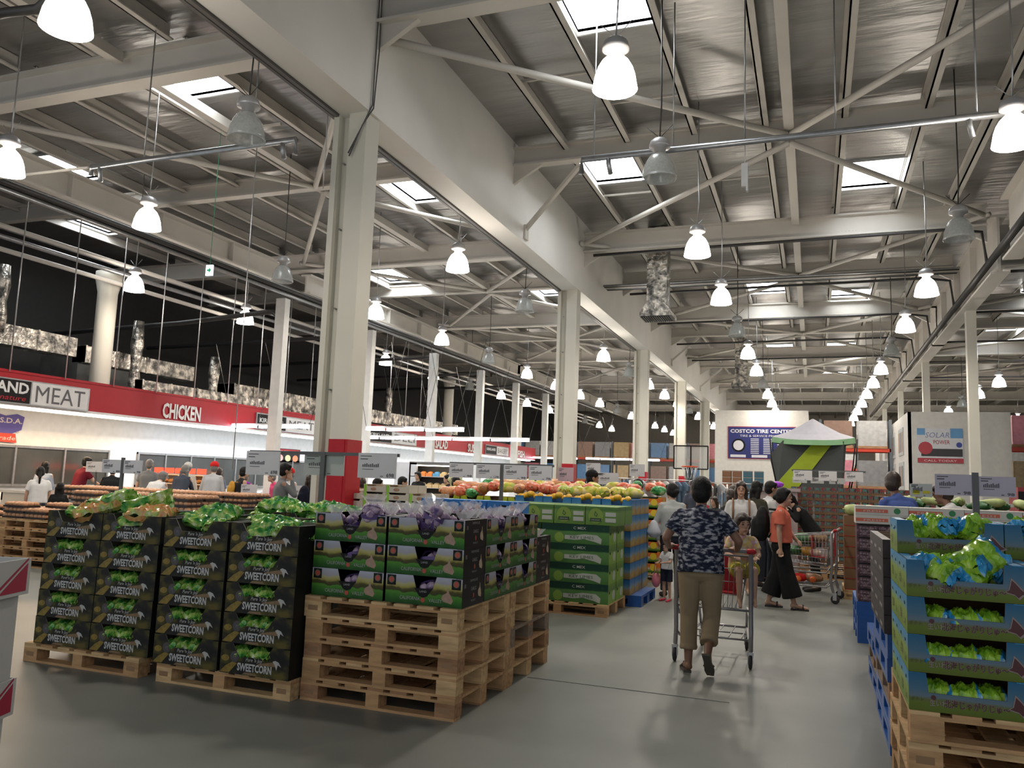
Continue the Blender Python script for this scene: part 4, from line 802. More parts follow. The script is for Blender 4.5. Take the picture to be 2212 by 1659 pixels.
def figure(label, loc, rz, H, top, bottom, skin=0, hair=HAIRB, style='short', sleeve='short', legs='pants', shoes=None, vox=.011, lean=.0, head=(0, 0), J=None, cap=None, apron=None, face=None, hem=0, group=None, mask=None, fat=1.0, child=False, hands=True, bigh=1.06):
    """J: joint overrides in metres at 1.7 m height, facing +y. keys P S kneeR kneeL ankR ankL toeR toeL elbR elbL wriR wriL hndR hndL H"""
    t = empty('person', loc, rz); tag(t, label, 'person', group); J = J or {}; s = H / 1.7; t.scale = (s, s, s)
    P = v3(*J.get('P', (0, 0, .92))); S = v3(*J.get('S', (0, lean, 1.395 - lean * lean * .9))); u = (S - P).normalized(); R = v3(1, 0, 0); yaw = J.get('tw', 0); RS = v3(math.cos(yaw), math.sin(yaw), 0); F = RS.cross(u) * -1
    sh = {k: S + RS * (.165 * q * fat) - u * .015 for k, q in (('R', 1), ('L', -1))}; hp = {k: P + R * (.088 * q) for k, q in (('R', 1), ('L', -1))}
    g = lambda k, d: v3(*J[k]) if k in J else d
    kn = {'R': g('kneeR', v3(.10, P.y + .01, .49)), 'L': g('kneeL', v3(-.10, P.y + .01, .49))}; an = {'R': g('ankR', v3(.105, P.y - .02, .085)), 'L': g('ankL', v3(-.105, P.y - .02, .085))}
    to = {k: g('toe' + k, an[k] + v3(.02 if k == 'R' else -.02, .17, -.055)) for k in 'RL'}
    el = {k: g('elb' + k, sh[k] + v3(.06 * q, -.01, -.28)) for k, q in (('R', 1), ('L', -1))}; wr = {k: g('wri' + k, el[k] + v3(.0, .05, -.24)) for k in 'RL'}
    hd = {k: g('hnd' + k, wr[k] + (wr[k] - el[k]).normalized() * .09) for k in 'RL'}
    Hc = g('H', S + u * .205 + F * .035 + v3(0, .01, 0)); big = 1.35 if child else bigh
    hM = Matrix.Translation(Hc) @ Euler((head[1], 0, head[0])).to_matrix().to_4x4() @ Matrix.Scale(big, 4)
    # body: one continuous surface
    b = MB()
    b.ell((0, .0, .018), (.073, .092, .098), 14, 10, M=hM).ell((0, .028, -.045), (.053, .058, .062), 12, 8, M=hM)
    b.ell((0, .088, -.008), (.012, .018, .020), 8, 6, M=hM).ell((0, .078, .03), (.05, .014, .012), 8, 6, M=hM).ell((0, .082, -.053), (.026, .012, .012), 8, 6, M=hM).ell((0, .075, -.09), (.018, .016, .015), 8, 6, M=hM)
    for q in (-1, 1): b.ell((q * .075, -.002, -.005), (.011, .02, .032), 8, 6, M=hM)
    neck0 = S + u * .01; b.cap(neck0 - u * .04, Hc - u * .05, .054, .048)
    b.cap(P + R * .07, P - R * .07, .095, .095).cap(P, S - u * .10, .10 * fat, .09 * fat).cap(S + RS * .06 - u * .12, S - RS * .06 - u * .12, .085 * fat, .085 * fat).cap(sh['R'] - u * .01, sh['L'] - u * .01, .045, .045)
    for k, q in (('R', 1), ('L', -1)):
        b.cap(hp[k], kn[k], .082 * fat, .054).cap(kn[k], an[k] + (kn[k] - an[k]) * .6, .052, .052).cap(an[k] + (kn[k] - an[k]) * .6, an[k], .052, .034)
        f = (to[k] - an[k]); b.cap(an[k] + f * .0 - v3(0, .0, .02), to[k], .036, .026).ell(an[k] - f * .15 - v3(0, 0, .035), .034)
        b.cap(sh[k], el[k], .05 * fat, .039).cap(el[k], el[k] + (wr[k] - el[k]) * .35, .039, .038).cap(el[k] + (wr[k] - el[k]) * .35, wr[k], .038, .025)
        d = (hd[k] - wr[k]).normalized(); side = d.cross(v3(0, 0, 1)); side = side.normalized() if side.length > .3 else v3(0, 1, 0); nrm = side.cross(d).normalized()
        if abs(d.z) > .8: side = v3(0, 1, 0); nrm = v3(-q, 0, 0)
        pc = wr[k] + d * .05; b.cap(wr[k], pc + d * .03, .024, .027).cap(pc + side * .022 + d * .02, pc - side * .022 + d * .02, .015, .015)
        if hands:
            for j, L in enumerate((.040, .048, .044, .034)):
                o = pc + d * .035 + side * (-.030 + .020 * j); m1 = o + d * L * .55 - nrm * .004; b.cap(o, m1, .0105, .0095, 8).cap(m1, m1 + d * L * .45 - nrm * L * .45, .0095, .0085, 8)
            tb = pc - side * .03 - d * .015; b.cap(tb, tb - side * .025 + d * .03, .012, .011, 8).cap(tb - side * .025 + d * .03, tb - side * .025 + d * .052 - nrm * .012, .010, .009, 8)
    link(remesh(b, vox, 4), 'body', SKINS[skin], t)
    # top garment
    c = MB(); e = .014
    HB = P - u * (hem - .005)
    for q in (-1, -.5, 0, .5, 1):
        w0, w1 = .060 * q, .080 * q; frus(c, HB + R * w0, P + u * .2 + RS * w0, (.135 if legs != 'wide' else .13) * fat, .122 * fat); frus(c, P + u * .18 + RS * w0, S - u * .09 + RS * w1, .122 * fat, .112 * fat)
    c.cap(S + RS * .08 - u * .10, S - RS * .08 - u * .10, .112 * fat, .112 * fat, 14)
    for k, q in (('R', 1), ('L', -1)): c.cap(S + RS * (.05 * q) - u * .005, sh[k] - RS * (.02 * q) - u * .006, .066, .056, 12)
    c.cap(S - u * .07, S + u * .03 + F * .008, .098, .066, 14)
    for k in 'RL':
        if sleeve == 'none': continue
        fr = 1.0 if sleeve == 'long' else .66; q = sh[k] + (el[k] - sh[k]) * fr
        if sleeve == 'short': c.cap(sh[k] - RS * (.012 if k == 'R' else -.012), sh[k] + (el[k] - sh[k]) * .3, .058 * fat, .060 * fat, 12); frus(c, sh[k], q, .056 * fat, .066 * fat)
        else: c.cap(sh[k] - RS * (.012 if k == 'R' else -.012), q, .058 * fat, .050, 12); c.cap(el[k], el[k] + (wr[k] - el[k]) * .93, .049, .036, 12)
    link(remesh(c, max(vox, .010), 5), 'shirt' if sleeve != 'long' else 'jacket', top, t)
    if legs:
        c = MB(); c.cap(P + R * .068 - v3(0, 0, .03), P - R * .068 - v3(0, 0, .03), .112 * fat, .112 * fat, 14).cap(P + v3(0, 0, .03) + R * .055, P + v3(0, 0, .03) - R * .055, .10 * fat, .10 * fat, 12)
        for k in 'RL':
            kk, aa = kn[k], an[k]
            if legs == 'pants': c.cap(hp[k], kk, .10 * fat, .072); frus(c, kk, aa + (kk - aa) * .04, .070, .066)
            elif legs == 'cropped': c.cap(hp[k], kk, .108 * fat, .080, 14); frus(c, kk, aa + (kk - aa) * .28, .078, .074); frus(c, aa + (kk - aa) * .36, aa + (kk - aa) * .27, .080, .080)
            elif legs == 'wide': c.cap(hp[k], kk, .11, .115, 14); frus(c, kk, aa + (kk - aa) * .22, .115, .145)
            elif legs == 'shorts': frus(c, hp[k], kk + (hp[k] - kk) * .2, .108, .104)
            elif legs == 'skirt': frus(c, hp[k], kk, .11, .14)
        if legs == 'skirt': frus(c, P, (kn['R'] + kn['L']) / 2, .12, .14)
        link(remesh(c, max(vox, .010), 4), {'pants': 'trousers', 'cropped': 'trousers', 'wide': 'trousers', 'shorts': 'shorts', 'skirt': 'skirt'}[legs], bottom, t)
    # hair
    h = MB(); h.ell((0, -.012, .035), (.084, .100, .098), 14, 10, M=hM).ell((0, -.038, -.01), (.078, .074, .085), 12, 8, M=hM)
    for q in (-1, 1): h.ell((q * .036, .052, .072), (.042, .036, .030), 8, 6, M=hM)
    if style == 'short': pass
    elif style in ('bun', 'pony', 'long', 'bob'):
        for q in (-1, 1): h.ell((q * .068, -.005, .0), (.02, .05, .06), 8, 6, M=hM)
        if style == 'bun': h.ell((0, -.115, .0), (.04, .035, .04), 8, 6, M=hM)
        if style == 'pony':
            a_ = hM @ Vector((0, -.10, .0)); h.cap(a_, a_ + v3(0, -.05, -.10), .034, .03).cap(a_ + v3(0, -.05, -.10), a_ + v3(0, -.05, -.30), .03, .015)
        if style in ('long', 'bob'):
            L = .26 if style == 'long' else .13
            for q in (-1, 0, 1): a_ = hM @ Vector((q * .06, -.045, -.02)); h.cap(a_, a_ + v3(0, -.01, -L), .045, .038)
    hm = remesh(h, .010, 3); 
    ho = link(hm, 'hair', hair, t)
    if cap:
        m = MB().ell((0, -.008, .055), (.090, .106, .085), 16, 10, M=hM); 
        if cap[1]: m.ell((0, .115, .06), (.065, .07, .012), 12, 6, M=hM)
        m.build('cap', cap[0], t)
    for q in (-1, 1): MB().ell((q * .030, .0875, .012), (.014, .006, .0062), 8, 6, M=hM).build('eye', EYEM, t); MB().ell((q * .031, .090, .034), (.02, .006, .0035), 8, 5, M=hM).build('eyebrow', hair, t)
    (MB().bx(-.055, .055, .075, .106, -.085, -.015, 0, M=hM).build('face_mask', WHITE, t) if mask else MB().ell((0, .0915, -.052), (.022, .007, .0065), 8, 6, M=hM).build('mouth', face or LIPM, t))
    if shoes:
        for k in 'RL':
            f = (to[k] - an[k]); m = MB(); lo = an[k].z; 
            m.cap(an[k] - f * .12 - v3(0, 0, .035), to[k] + f * .08, .042, .034, 10); so = remesh(m, .009, 3); link(so, 'shoe', shoes, t)
    if apron:
        m = MB(); c1 = P + F * .14; c2 = S + F * .13 - u * .1
        m.add([c1 - R * .14 - v3(0, 0, .3), c1 + R * .14 - v3(0, 0, .3), c1 + R * .14, c2 + R * .09, c2 - R * .09, c1 - R * .14], [(0, 1, 2, 5), (5, 2, 3, 4)]); m.build('apron', apron, t)
    t['J'] = 0; del t['J']
    return t, dict(S=S, P=P, sh=sh, el=el, wr=wr, hd=hd, Hc=Hc, an=an, to=to, F=F, u=u)
def backpack(loc, rz, m, label, sc=1.0, straps=True):
    t = empty('backpack', loc, rz); tag(t, label, 'bag'); t.scale = (sc, sc, sc)
    b = MB().ell((0, 0, 0), (.15, .09, .22)).cap((0, -.05, -.12), (0, -.05, .0), .10, .09); link(remesh(b, .012, 3), 'pouch', m, t)
    if straps:
        for q in (-1, 1): MB().tube([(q * .09, .07, -.16), (q * .12, .16, -.05), (q * .12, .30, .04), (q * .11, .22, .17), (q * .08, .08, .18)], .014, 6).build('strap', m, t)
    return t
# main figures -------------------------------------------------------
ALOHA = mat('navy and white leaf print shirt', (.05, .06, .1), .8, ramp=((.40, (.012, .016, .035)), (.48, (.025, .03, .06)), (.53, (.15, .16, .20)), (.60, (.36, .37, .40))), vs=17, stretch=(1.0, 1.0, 2.4), bump=.3, bs=12)
KHAKI = cloth('khaki', (.30, .23, .145)); SANDM = mat('dark sandal', (.02, .016, .015), .6)
man, mj = figure('man in navy and white printed shirt and rolled khaki trousers pushing the cart', (-.93, 7.32, 0), .10, 1.66, ALOHA, KHAKI, 2, HAIRB, 'short', 'short', 'cropped', None, .0075, fat=1.12, hem=.07, head=(-.05, -.05), bigh=1.15,
    J=dict(P=(0, .0, .93), S=(0, .07, 1.385), kneeR=(.10, .08, .50), ankR=(.07, -.16, .20), toeR=(.09, -.09, .035), kneeL=(-.10, .06, .49), ankL=(-.10, .0, .085), toeL=(-.14, .16, .03), elbR=(.33, .05, 1.16), wriR=(.32, .28, 1.065), hndR=(.29, .37, 1.075), elbL=(-.31, .05, 1.16), wriL=(-.30, .28, 1.065), hndL=(-.27, .37, 1.075)))
for k, pts in (('L', ((-.105, -.02, .012), (-.15, .19, .012))), ('R', ((.055, -.235, .21), (.095, -.085, .012)))):
    a_, b_ = Vector(pts[0]), Vector(pts[1]); m = MB(); d = (b_ - a_); n_ = d.normalized(); x = v3(1, 0, 0); nn = x.cross(n_).normalized()
    prof = [(-.034, 0), (-.03, .3), (-.042, .75), (-.03, .98), (.03, .98), (.044, .75), (.032, .3), (.034, 0)]; vs = [a_ + x * p[0] + d * p[1] + nn * h_ for h_ in (-.012, .010) for p in prof]; n = 8
    m.add(vs, [tuple(range(n)), tuple(range(n, 2 * n))[::-1]] + [(i, (i + 1) % n, (i + 1) % n + n, i + n) for i in range(n)]); mid = a_ + d * .62
    m.tube([mid - x * .042 + nn * .01, mid + nn * .055, mid + x * .042 + nn * .01], .010, 6).tube([mid + nn * .055 - x * .01, a_ + d * .86 + nn * .02], .008, 6)
    m.build('sandal', mat('worn sole', (.10, .09, .075), .7), man)
coral, _ = figure('woman in coral top and wide black trousers walking past with a backpack', (-.42, 11.77, 0), -PI / 2, 1.585, cloth('coral', (.58, .14, .09)), cloth('black crepe', (.010, .010, .011)), 0, HAIRB, 'bun', 'short', 'wide', None, .0085, hem=-.02, head=(-.1, .05), fat=1.24, bigh=1.12,
    J=dict(kneeR=(.08, .08, .50), ankR=(.07, .18, .085), toeR=(.08, .35, .03), kneeL=(-.08, -.05, .50), ankL=(-.07, -.18, .085), toeL=(-.08, -.02, .03), elbR=(.23, -.02, 1.11), wriR=(.22, .0, .88), elbL=(-.2, .08, 1.14), wriL=(-.1, .2, 1.0)))
for k, q in (('R', 1), ('L', -1)):
    y_ = .26 if q > 0 else -.10; MB().bx(q * .075 - .045, q * .075 + .045, y_ - .13, y_ + .12, .002, .022).tube([(q * .075 - .045, y_ + .04, .02), (q * .075, y_ + .04, .075), (q * .075 + .045, y_ + .04, .02)], .012, 6).build('sandal', SANDM, coral)
backpack((-.66, 11.77, 1.12), -PI / 2, cloth('black pack', (.012, .012, .013)), 'large black backpack on the woman in coral', 1.12)
vneck, _ = figure('woman in white v neck top facing the camera, brown bag straps', (-1.04, 12.9, 0), PI + .1, 1.67, cloth('white cotton', (.66, .66, .66)), cloth('white skirt', (.55, .55, .54)), 0, HAIRR, 'long', 'short', 'skirt', None, .009, head=(.0, -.05))
bs = MB()
for q in (-1, 1): bs.tube([(q * .12, .13, 1.12), (q * .12, .135, 1.28), (q * .12, .06, 1.43), (q * .12, -.08, 1.42), (q * .12, -.15, 1.2)], .014, 6)
bs.ell((0, -.2, 1.12), (.16, .08, .2)); bo = bs.build('rucksack', mat('tan leather', (.26, .13, .06), .5)); bo.location = (-1.04, 12.9, 0); bo.rotation_euler.z = PI + .1; tag(bo, 'brown leather rucksack worn by the white v neck woman', 'bag')
mum, _ = figure('woman in pale grey long sleeved top, hair tied low, holding the toddler', (-1.93, 11.95, 0), .35, 1.60, cloth('pale grey knit', (.42, .44, .43)), cloth('dark denim', (.03, .035, .05)), 0, HAIRB, 'bun', 'long', 'pants', SANDM, .0095, head=(.5, .0), J=dict(elbL=(-.25, .0, 1.12), wriL=(-.22, -.04, .86), hndL=(-.2, -.06, .77)))
tod, _ = figure('toddler in white top and navy shorts with pink shoes', (-1.92, 11.5, 0), PI - .5, .80, cloth('white cotton', (.66, .66, .66)), cloth('navy', (.014, .018, .035)), 0, HAIRB, 'bob', 'short', 'shorts', mat('pink shoe', (.60, .05, .09), .5), .013, child=True, J=dict(H=(0, .03, 1.56), elbR=(.2, .1, 1.12), wriR=(.12, .3, 1.12), elbL=(-.2, .1, 1.15), wriL=(-.12, .3, 1.14)))
tb = MB().ell((0, 0, 0), (.06, .04, .10)).tube([(-.03, 0, .08), (-.02, 0, .25), (.03, 0, .08)], .008, 6).build('pink_bag', mat('pink plastic', (.55, .16, .20), .4)); tag(tb, 'small pink bag hanging beside the toddler', 'bag'); tb.location = (-2.06, 11.45, .28)
kid, _ = figure('girl in patterned top and yellow shorts sitting in the cart seat', (-.64, 8.03, .41), PI + .25, 1.12, mat('pastel print top', (.6, .5, .4), .8, ramp=((.35, (.60, .55, .50)), (.5, (.62, .50, .12)), (.6, (.62, .28, .33)), (.7, (.6, .6, .6))), vs=14), cloth('yellow shorts', (.46, .40, .07)), 0, HAIRR, 'bob', 'short', 'shorts', None, .010, child=True, head=(.2, -.1),
    J=dict(P=(0, 0, .66), S=(0, .02, 1.08), kneeR=(.10, .40, .66), ankR=(.10, .42, .30), toeR=(.10, .50, .19), kneeL=(-.10, .40, .68), ankL=(-.10, .42, .32), toeL=(-.10, .50, .21), elbR=(.22, .10, .86), wriR=(.15, .28, .84), elbL=(-.22, .1, .86), wriL=(-.15, .28, .84)))
capm, _ = figure('man in white t-shirt and black cap laughing among the fruit', (-3.72, 14.0, 0), -1.1, 1.78, cloth('white cotton', (.66, .66, .66)), cloth('dark denim', (.03, .035, .05)), 1, HAIRB, 'short', 'short', 'pants', SANDM, .0095, cap=(cloth('black cap', (.012, .012, .013)), True), head=(0, .08), face=mat('open mouth', (.10, .02, .02), .5))
bluem, _ = figure('man in blue t-shirt bending over the white cartons', (1.02, 10.88, 0), .5, 1.85, cloth('mid blue', (.06, .10, .30)), cloth('dark denim', (.03, .035, .05)), 2, HAIRR, 'short', 'short', 'pants', SANDM, .0095, lean=.10, head=(-.7, -.15))
whm, _ = figure('person in white shirt stooping under the right hand price signs', (1.67, 10.85, 0), .9, 1.76, cloth('white cotton', (.66, .66, .66)), cloth('dark denim', (.03, .035, .05)), 2, HAIRR, 'short', 'short', 'pants', SANDM, .0105, lean=.15, head=(.3, -.3))
blk, _ = figure('woman in black leaning over the second cart', (.02, 14.0, 0), PI / 2 + .1, 1.66, cloth('black knit', (.014, .015, .016)), cloth('black knit', (.014, .015, .016)), 0, HAIRB, 'pony', 'long', 'pants', SANDM, .0105, lean=.28, head=(0, -.35), J=dict(elbR=(.2, .30, 1.2), wriR=(.12, .42, 1.32), elbL=(-.2, .3, 1.15), wriL=(-.12, .42, 1.28)))
T = dict(wt=cloth('white cotton', (.66, .66, .66)), mr=cloth('maroon', (.13, .010, .02)), pb=cloth('pale blue', (.32, .38, .48)), bk=cloth('black knit', (.014, .015, .016)), gy=cloth('mid grey', (.17, .18, .19)), nv=cloth('dusty navy', (.05, .06, .085)), ib=cloth('steel blue', (.14, .18, .27)), pk=cloth('pink', (.72, .08, .22)), pu=cloth('purple', (.30, .05, .36)), ol=cloth('dark olive', (.045, .045, .03)), dn=cloth('dark denim', (.03, .035, .05)), lg=cloth('light grey stripe', (.44, .45, .47)), ch=cloth('charcoal', (.035, .038, .04)), cr=cloth('cream', (.58, .53, .44)))
CAPW = cloth('white cap', (.6, .6, .58)); CAPR = cloth('red cap', (.55, .02, .02))
BEND = dict(elbR=(.2, .35, 1.05), wriR=(.16, .52, .95), elbL=(-.2, .35, 1.05), wriL=(-.16, .52, .95))
FOLK = [  # label, x, y, H, rz, top, sleeve, hair, style, lean, extra
 ('woman in white t-shirt with black ponytail and crossbody strap, seen from behind', -13.98, 11.5, 1.50, .9, 'wt', 'short', HAIRB, 'pony', .05, {}),
 ('man in maroon shirt with white back print reaching over the chiller', -16.4, 14.5, 1.76, -.2, 'mr', 'short', HAIRB, 'short', .1, {'J': dict(elbR=(.25, .25, 1.15), wriR=(.25, .5, 1.0))}),
 ('person in pale blue shirt half hidden behind the maroon shirt', -16.9, 14.0, 1.60, .5, 'pb', 'long', HAIRB, 'bob', 0, {}),
 ('child with long black hair beside the white t-shirt woman', -12.62, 10.8, 1.24, .6, 'bk', 'long', HAIRB, 'long', 0, {}),
 ('person all in black behind the far left price signs', -13.77, 13.0, 1.6, .6, 'bk', 'long', HAIRB, 'short', .05, {}),
 ('person in pink white shirt bending low near the price signs', -12.44, 12.7, 1.62, .2, 'wt', 'long', HAIRG, 'short', .3, {'J': BEND}),
 ('man in grey t-shirt seen from behind at the red lit chiller', -15.25, 15.5, 1.74, .5, 'gy', 'short', HAIRG, 'short', 0, {}),
 ('grey haired person in dusty navy shirt leaning over the chiller', -13.38, 14.5, 1.70, .35, 'nv', 'long', HAIRG, 'bob', .2, {'J': BEND}),
 ('person in white cap between two shoppers', -13.9, 15.3, 1.70, .5, 'cr', 'long', HAIRG, 'short', .05, {'cap': (CAPW, False)}),
 ('person in steel blue shirt at the chiller', -13.3, 15.6, 1.62, .3, 'ib', 'short', HAIRR, 'short', .1, {}),
 ('shop worker in light grey coat and red cap', -12.2, 14.2, 1.74, .5, 'lg', 'long', HAIRG, 'short', .1, {'cap': (CAPR, False)}),
 ('woman in black waistcoat with a yellow bag', -11.8, 14.6, 1.64, -.4, 'bk', 'none', HAIRB, 'short', .05, {}),
 ('grey haired person in dark clothes behind the strip of price cards', -12.27, 15.3, 1.52, 0, 'ch', 'short', HAIRG, 'short', .05, {}),
 ('woman in purple top bending forward', -12.5, 16.0, 1.58, 2.8, 'pu', 'long', HAIRG, 'short', .2, {}),
 ('woman in bright pink top, nearer of the two pink ones', -12.1, 16.4, 1.55, 2.6, 'pk', 'long', HAIRG, 'short', .1, {}),
 ('woman in bright pink top, farther of the two pink ones', -11.7, 17.2, 1.55, 3.0, 'pk', 'long', HAIRR, 'short', .0, {}),
 ('man in grey jacket holding his hand to his cheek', -8.44, 11.5, 1.71, -.75, 'gy', 'long', HAIRB, 'short', .02, {'J': dict(elbR=(.24, .20, 1.20), wriR=(.13, .16, 1.44), hndR=(.085, .13, 1.52)), 'skin': 1}),
 ('shop worker in white coat, red cap and red tie', -10.38, 14.5, 1.64, 2.7, 'wt', 'long', HAIRG, 'short', 0, {'cap': (CAPR, False), 'apron': cloth('red tie', (.5, .02, .02))}),
 ('woman with a dark backpack right of the grey jacket man', -8.14, 11.9, 1.54, -.3, 'ch', 'long', HAIRR, 'bob', 0, {}),
 ('woman in black apron standing by the lit bakery shelves', -10.67, 21.0, 1.70, 3.0, 'bk', 'short', HAIRB, 'bun', 0, {}),
 ('person in black beside the bakery shelves', -9.25, 20.0, 1.64, 2.2, 'bk', 'short', HAIRB, 'short', 0, {}),
 ('long haired shopper in white seen from behind near the bakery', -6.31, 14.0, 1.59, .8, 'wt', 'short', HAIRB, 'long', 0, {}),
 ('person in cream shirt behind the nearest pillar', -7.75, 13.0, 1.52, .6, 'cr', 'short', HAIRR, 'short', .05, {}),
 ('dark haired child facing right behind the pillar', -7.18, 12.5, 1.51, -1.2, 'ch', 'long', HAIRB, 'bob', 0, {}),
 ('person in white with black hair under the garlic price sign', -7.6, 14.2, 1.55, -1, 'wt', 'short', HAIRB, 'short', 0, {}),
 ('black haired shopper behind the mango cartons', -3.23, 16.0, 1.67, 1.0, 'wt', 'short', HAIRB, 'short', 0, {}),
 ('person in dark olive top behind the white v neck woman', -.9, 14.0, 1.69, -.6, 'ol', 'short', HAIRB, 'bob', 0, {'skin': 1}),
 ('man in white shirt looking right, behind the coral woman', -.72, 14.6, 1.70, -1.1, 'wt', 'short', HAIRB, 'short', 0, {'skin': 1}),
 ('long haired shopper in brown left of the v neck woman', -1.36, 15.0, 1.61, -.8, 'ol', 'short', HAIRR, 'long', 0, {}),
 ('dark haired shopper right behind the printed shirt', -1.30, 14.2, 1.54, .6, 'ch', 'short', HAIRR, 'bob', 0, {}),
 ('short dark haired child far down the aisle', -1.88, 17.0, 1.38, 2.6, 'ch', 'short', HAIRR, 'bob', 0, {}),
 ('faraway shopper in navy beyond the printed shirt', -2.43, 18.0, 1.70, .4, 'nv', 'short', HAIRB, 'short', 0, {}),
]
for (lab, x, y, H_, rz, tp, sl, hr, st, ln, ex) in FOLK:
    figure(lab, (x, y, 0), rz, H_, T[tp], T['dn'], ex.get('skin', 0), hr, st, sl, 'pants', SANDM, .014, lean=ln, cap=ex.get('cap'), J=ex.get('J'), apron=ex.get('apron'), hands=True)
backpack((-8.1, 11.72, 1.18), -.3, cloth('deep navy', (.012, .015, .03)), 'dark navy backpack on the woman beside the pillar', .9)
backpack((-11.9, 14.5, 1.2), -.4, mat('mustard cloth', (.55, .28, .04), .7), 'mustard yellow bag on the black waistcoat woman', .7)
hb = MB().cap((0, 0, .02), (0, 0, .10), .12, .06).build('white_tote', mat('white tote', (.55, .57, .62), .6)); tag(hb, 'white cloth bag on the arm of the grey top woman', 'bag'); hb.location = (-2.17, 11.85, .93)
# ------------------------------------------------------------------ shopping carts
CART = mat('silver cart wire', (.36, .36, .37), .35, .75)
def cart(loc, rz, label):
    t = empty('shopping_cart', loc, rz); tag(t, label, 'shopping cart', None)   # faces +y, handle at y=0
    f = MB()
    for q in (-1, 1):
        x = q * .335; f.tube([(x, -.02, 1.03), (x, .02, .98), (x, .02, .50), (x, .04, .30), (x, .0, .14)], .020, 8)
        f.tube([(x, .02, .28), (x * .93, .10, .22), (x * .66, .86, .22)], .013, 8).tube([(x, .03, .52), (x * .95, .10, .42), (x * .7, .75, .42)], .012, 8).tube([(x * .66, .86, .22), (x * .66, .88, .13)], .014, 8).tube([(x * .7, .75, .42), (x * .66, .82, .22)], .012, 8)
    f.tube([(-.335, .02, .50), (.335, .02, .50)], .012, 6).tube([(-.225, .86, .22), (.225, .86, .22)], .013, 8)
    for k in range(5): f.tube([(-.22 + .11 * k, .86, .22), (-.24 + .12 * k, .12, .225)], .006, 5)
    f.tube([(-.3, .12, .225), (.3, .12, .225)], .010, 6).tube([(-.26, .45, .224), (.26, .45, .224)], .008, 6); f.build('frame', CART, t)
    b = MB(); n = 13
    lo = [(-.24, .10, .50), (.24, .10, .50), (.19, .84, .56), (-.19, .84, .56)]; hi = [(-.30, .04, .98), (.30, .04, .98), (.25, .95, .90), (-.25, .95, .90)]
    for ring, r in ((lo, .006), (hi, .010)): b.tube(ring, r, 6, closed=True)
    for lv in (.25, .5, .75): b.tube([tuple(a + (c - a) * lv for a, c in zip(p, q)) for p, q in zip(lo, hi)], .0035, 5, closed=True)
    for e in range(4):
        p0, p1, q0, q1 = Vector(lo[e]), Vector(lo[(e + 1) % 4]), Vector(hi[e]), Vector(hi[(e + 1) % 4]); m_ = 18 if e % 2 else 12
        for k in range(m_ + 1): s_ = k / m_; b.tube([p0.lerp(p1, s_), q0.lerp(q1, s_)], .0026, 4)
    for k in range(10): s_ = k / 9; b.tube([Vector(lo[0]).lerp(Vector(lo[1]), s_), Vector(lo[3]).lerp(Vector(lo[2]), s_)], .003, 4)
    b.build('basket', CART, t)
    MB().tube([(-.335, -.03, 1.03), (.335, -.03, 1.03)], .019, 10).build('handle', mat('grey handle', (.26, .25, .26), .45), t)
    for q in (-1, 1): MB().cap((q * .32, -.03, 1.03), (q * .36, -.03, 1.03), .026, .026).build('end_cap', RED, t)
    s_ = MB().bx(-.2, .2, .30, .315, .62, .95).bx(-.2, .2, .12, .31, .62, .635).bx(.315, .33, .03, .05, .62, .98); s_.build('child_seat', mat('red seat plastic', (.42, .02, .03), .4), t)
    for k, (x, y) in enumerate(((-.335, 0), (.335, 0), (-.22, .89), (.22, .89))):
        w_ = MB().lathe([(.0, -.014), (.05, -.014), (.062, -.008), (.062, .008), (.05, .014), (.0, .014)], n=16, M=Matrix.Translation((x, y - .02, .062)) @ Matrix.Rotation(PI / 2, 4, 'Y')).build('wheel', RUB, t)
        MB().bx(x - .024, x - .018, y - .04, y + .01, .05, .14).bx(x + .018, x + .024, y - .04, y + .01, .05, .14).bx(x - .026, x + .026, y - .04, y + .02, .125, .15).build('fork', CHROME, w_)
    return t
cart((-.87, 7.72, 0), -.02, 'shopping cart pushed by the man in the printed shirt')
cart((.30, 13.0, 0), PI / 2 - .12, 'full shopping cart standing sideways behind the coral woman')
for i, (x, y, z, m, s, lab) in enumerate(((-.05, 13.0, .62, MATS['mustard cloth'], 1.2, 'yellow flower pack low in the sideways cart'), (.1, 12.95, .60, FILM, 1.3, 'clear wrapped tray in the sideways cart'), (-.15, 13.05, .8, MATS['dark leafy green'], 1.3, 'dark leafy tray in the sideways cart'), (-.3, 13.05, .62, MATS['dark leafy green'], 1.2, 'bunch at the front of the sideways cart'), (.05, 13.0, .82, MATS['brown cardboard'], 1.2, 'brown pack on top in the sideways cart'), (-.22, 13.0, .24, MATS['cloth red cap'], 1.1, 'red pack on the under shelf of the sideways cart'), (.0, 13.0, .25, MATS['tan leather'], 1.1, 'brown pack on the under shelf of the sideways cart'), (-.8, 8.35, .58, MATS['cloth red cap'], .9, 'red pack at the bottom of the pushed cart'))):
    o = crumple(.22, .18, .12, 90 + i, .3, 14, 9, fin=False).build('grocery_pack', m); tag(o, lab, 'package'); o.location = (x, y, z); o.scale = (s, s, s)
for q in (-.2, .0):
    o = MB().lathe([(.03, -.03), (.045, -.02), (.045, .02), (.03, .03)], n=14).build('orange_roll', mat('orange lid', (.8, .16, .03), .4)); tag(o, 'orange capped tub on the under shelf, %s' % ('nearer the cart front' if q < -.1 else 'nearer the handle'), 'tub'); o.location = (q - .02, 12.86, .30); o.rotation_euler.x = 1.5
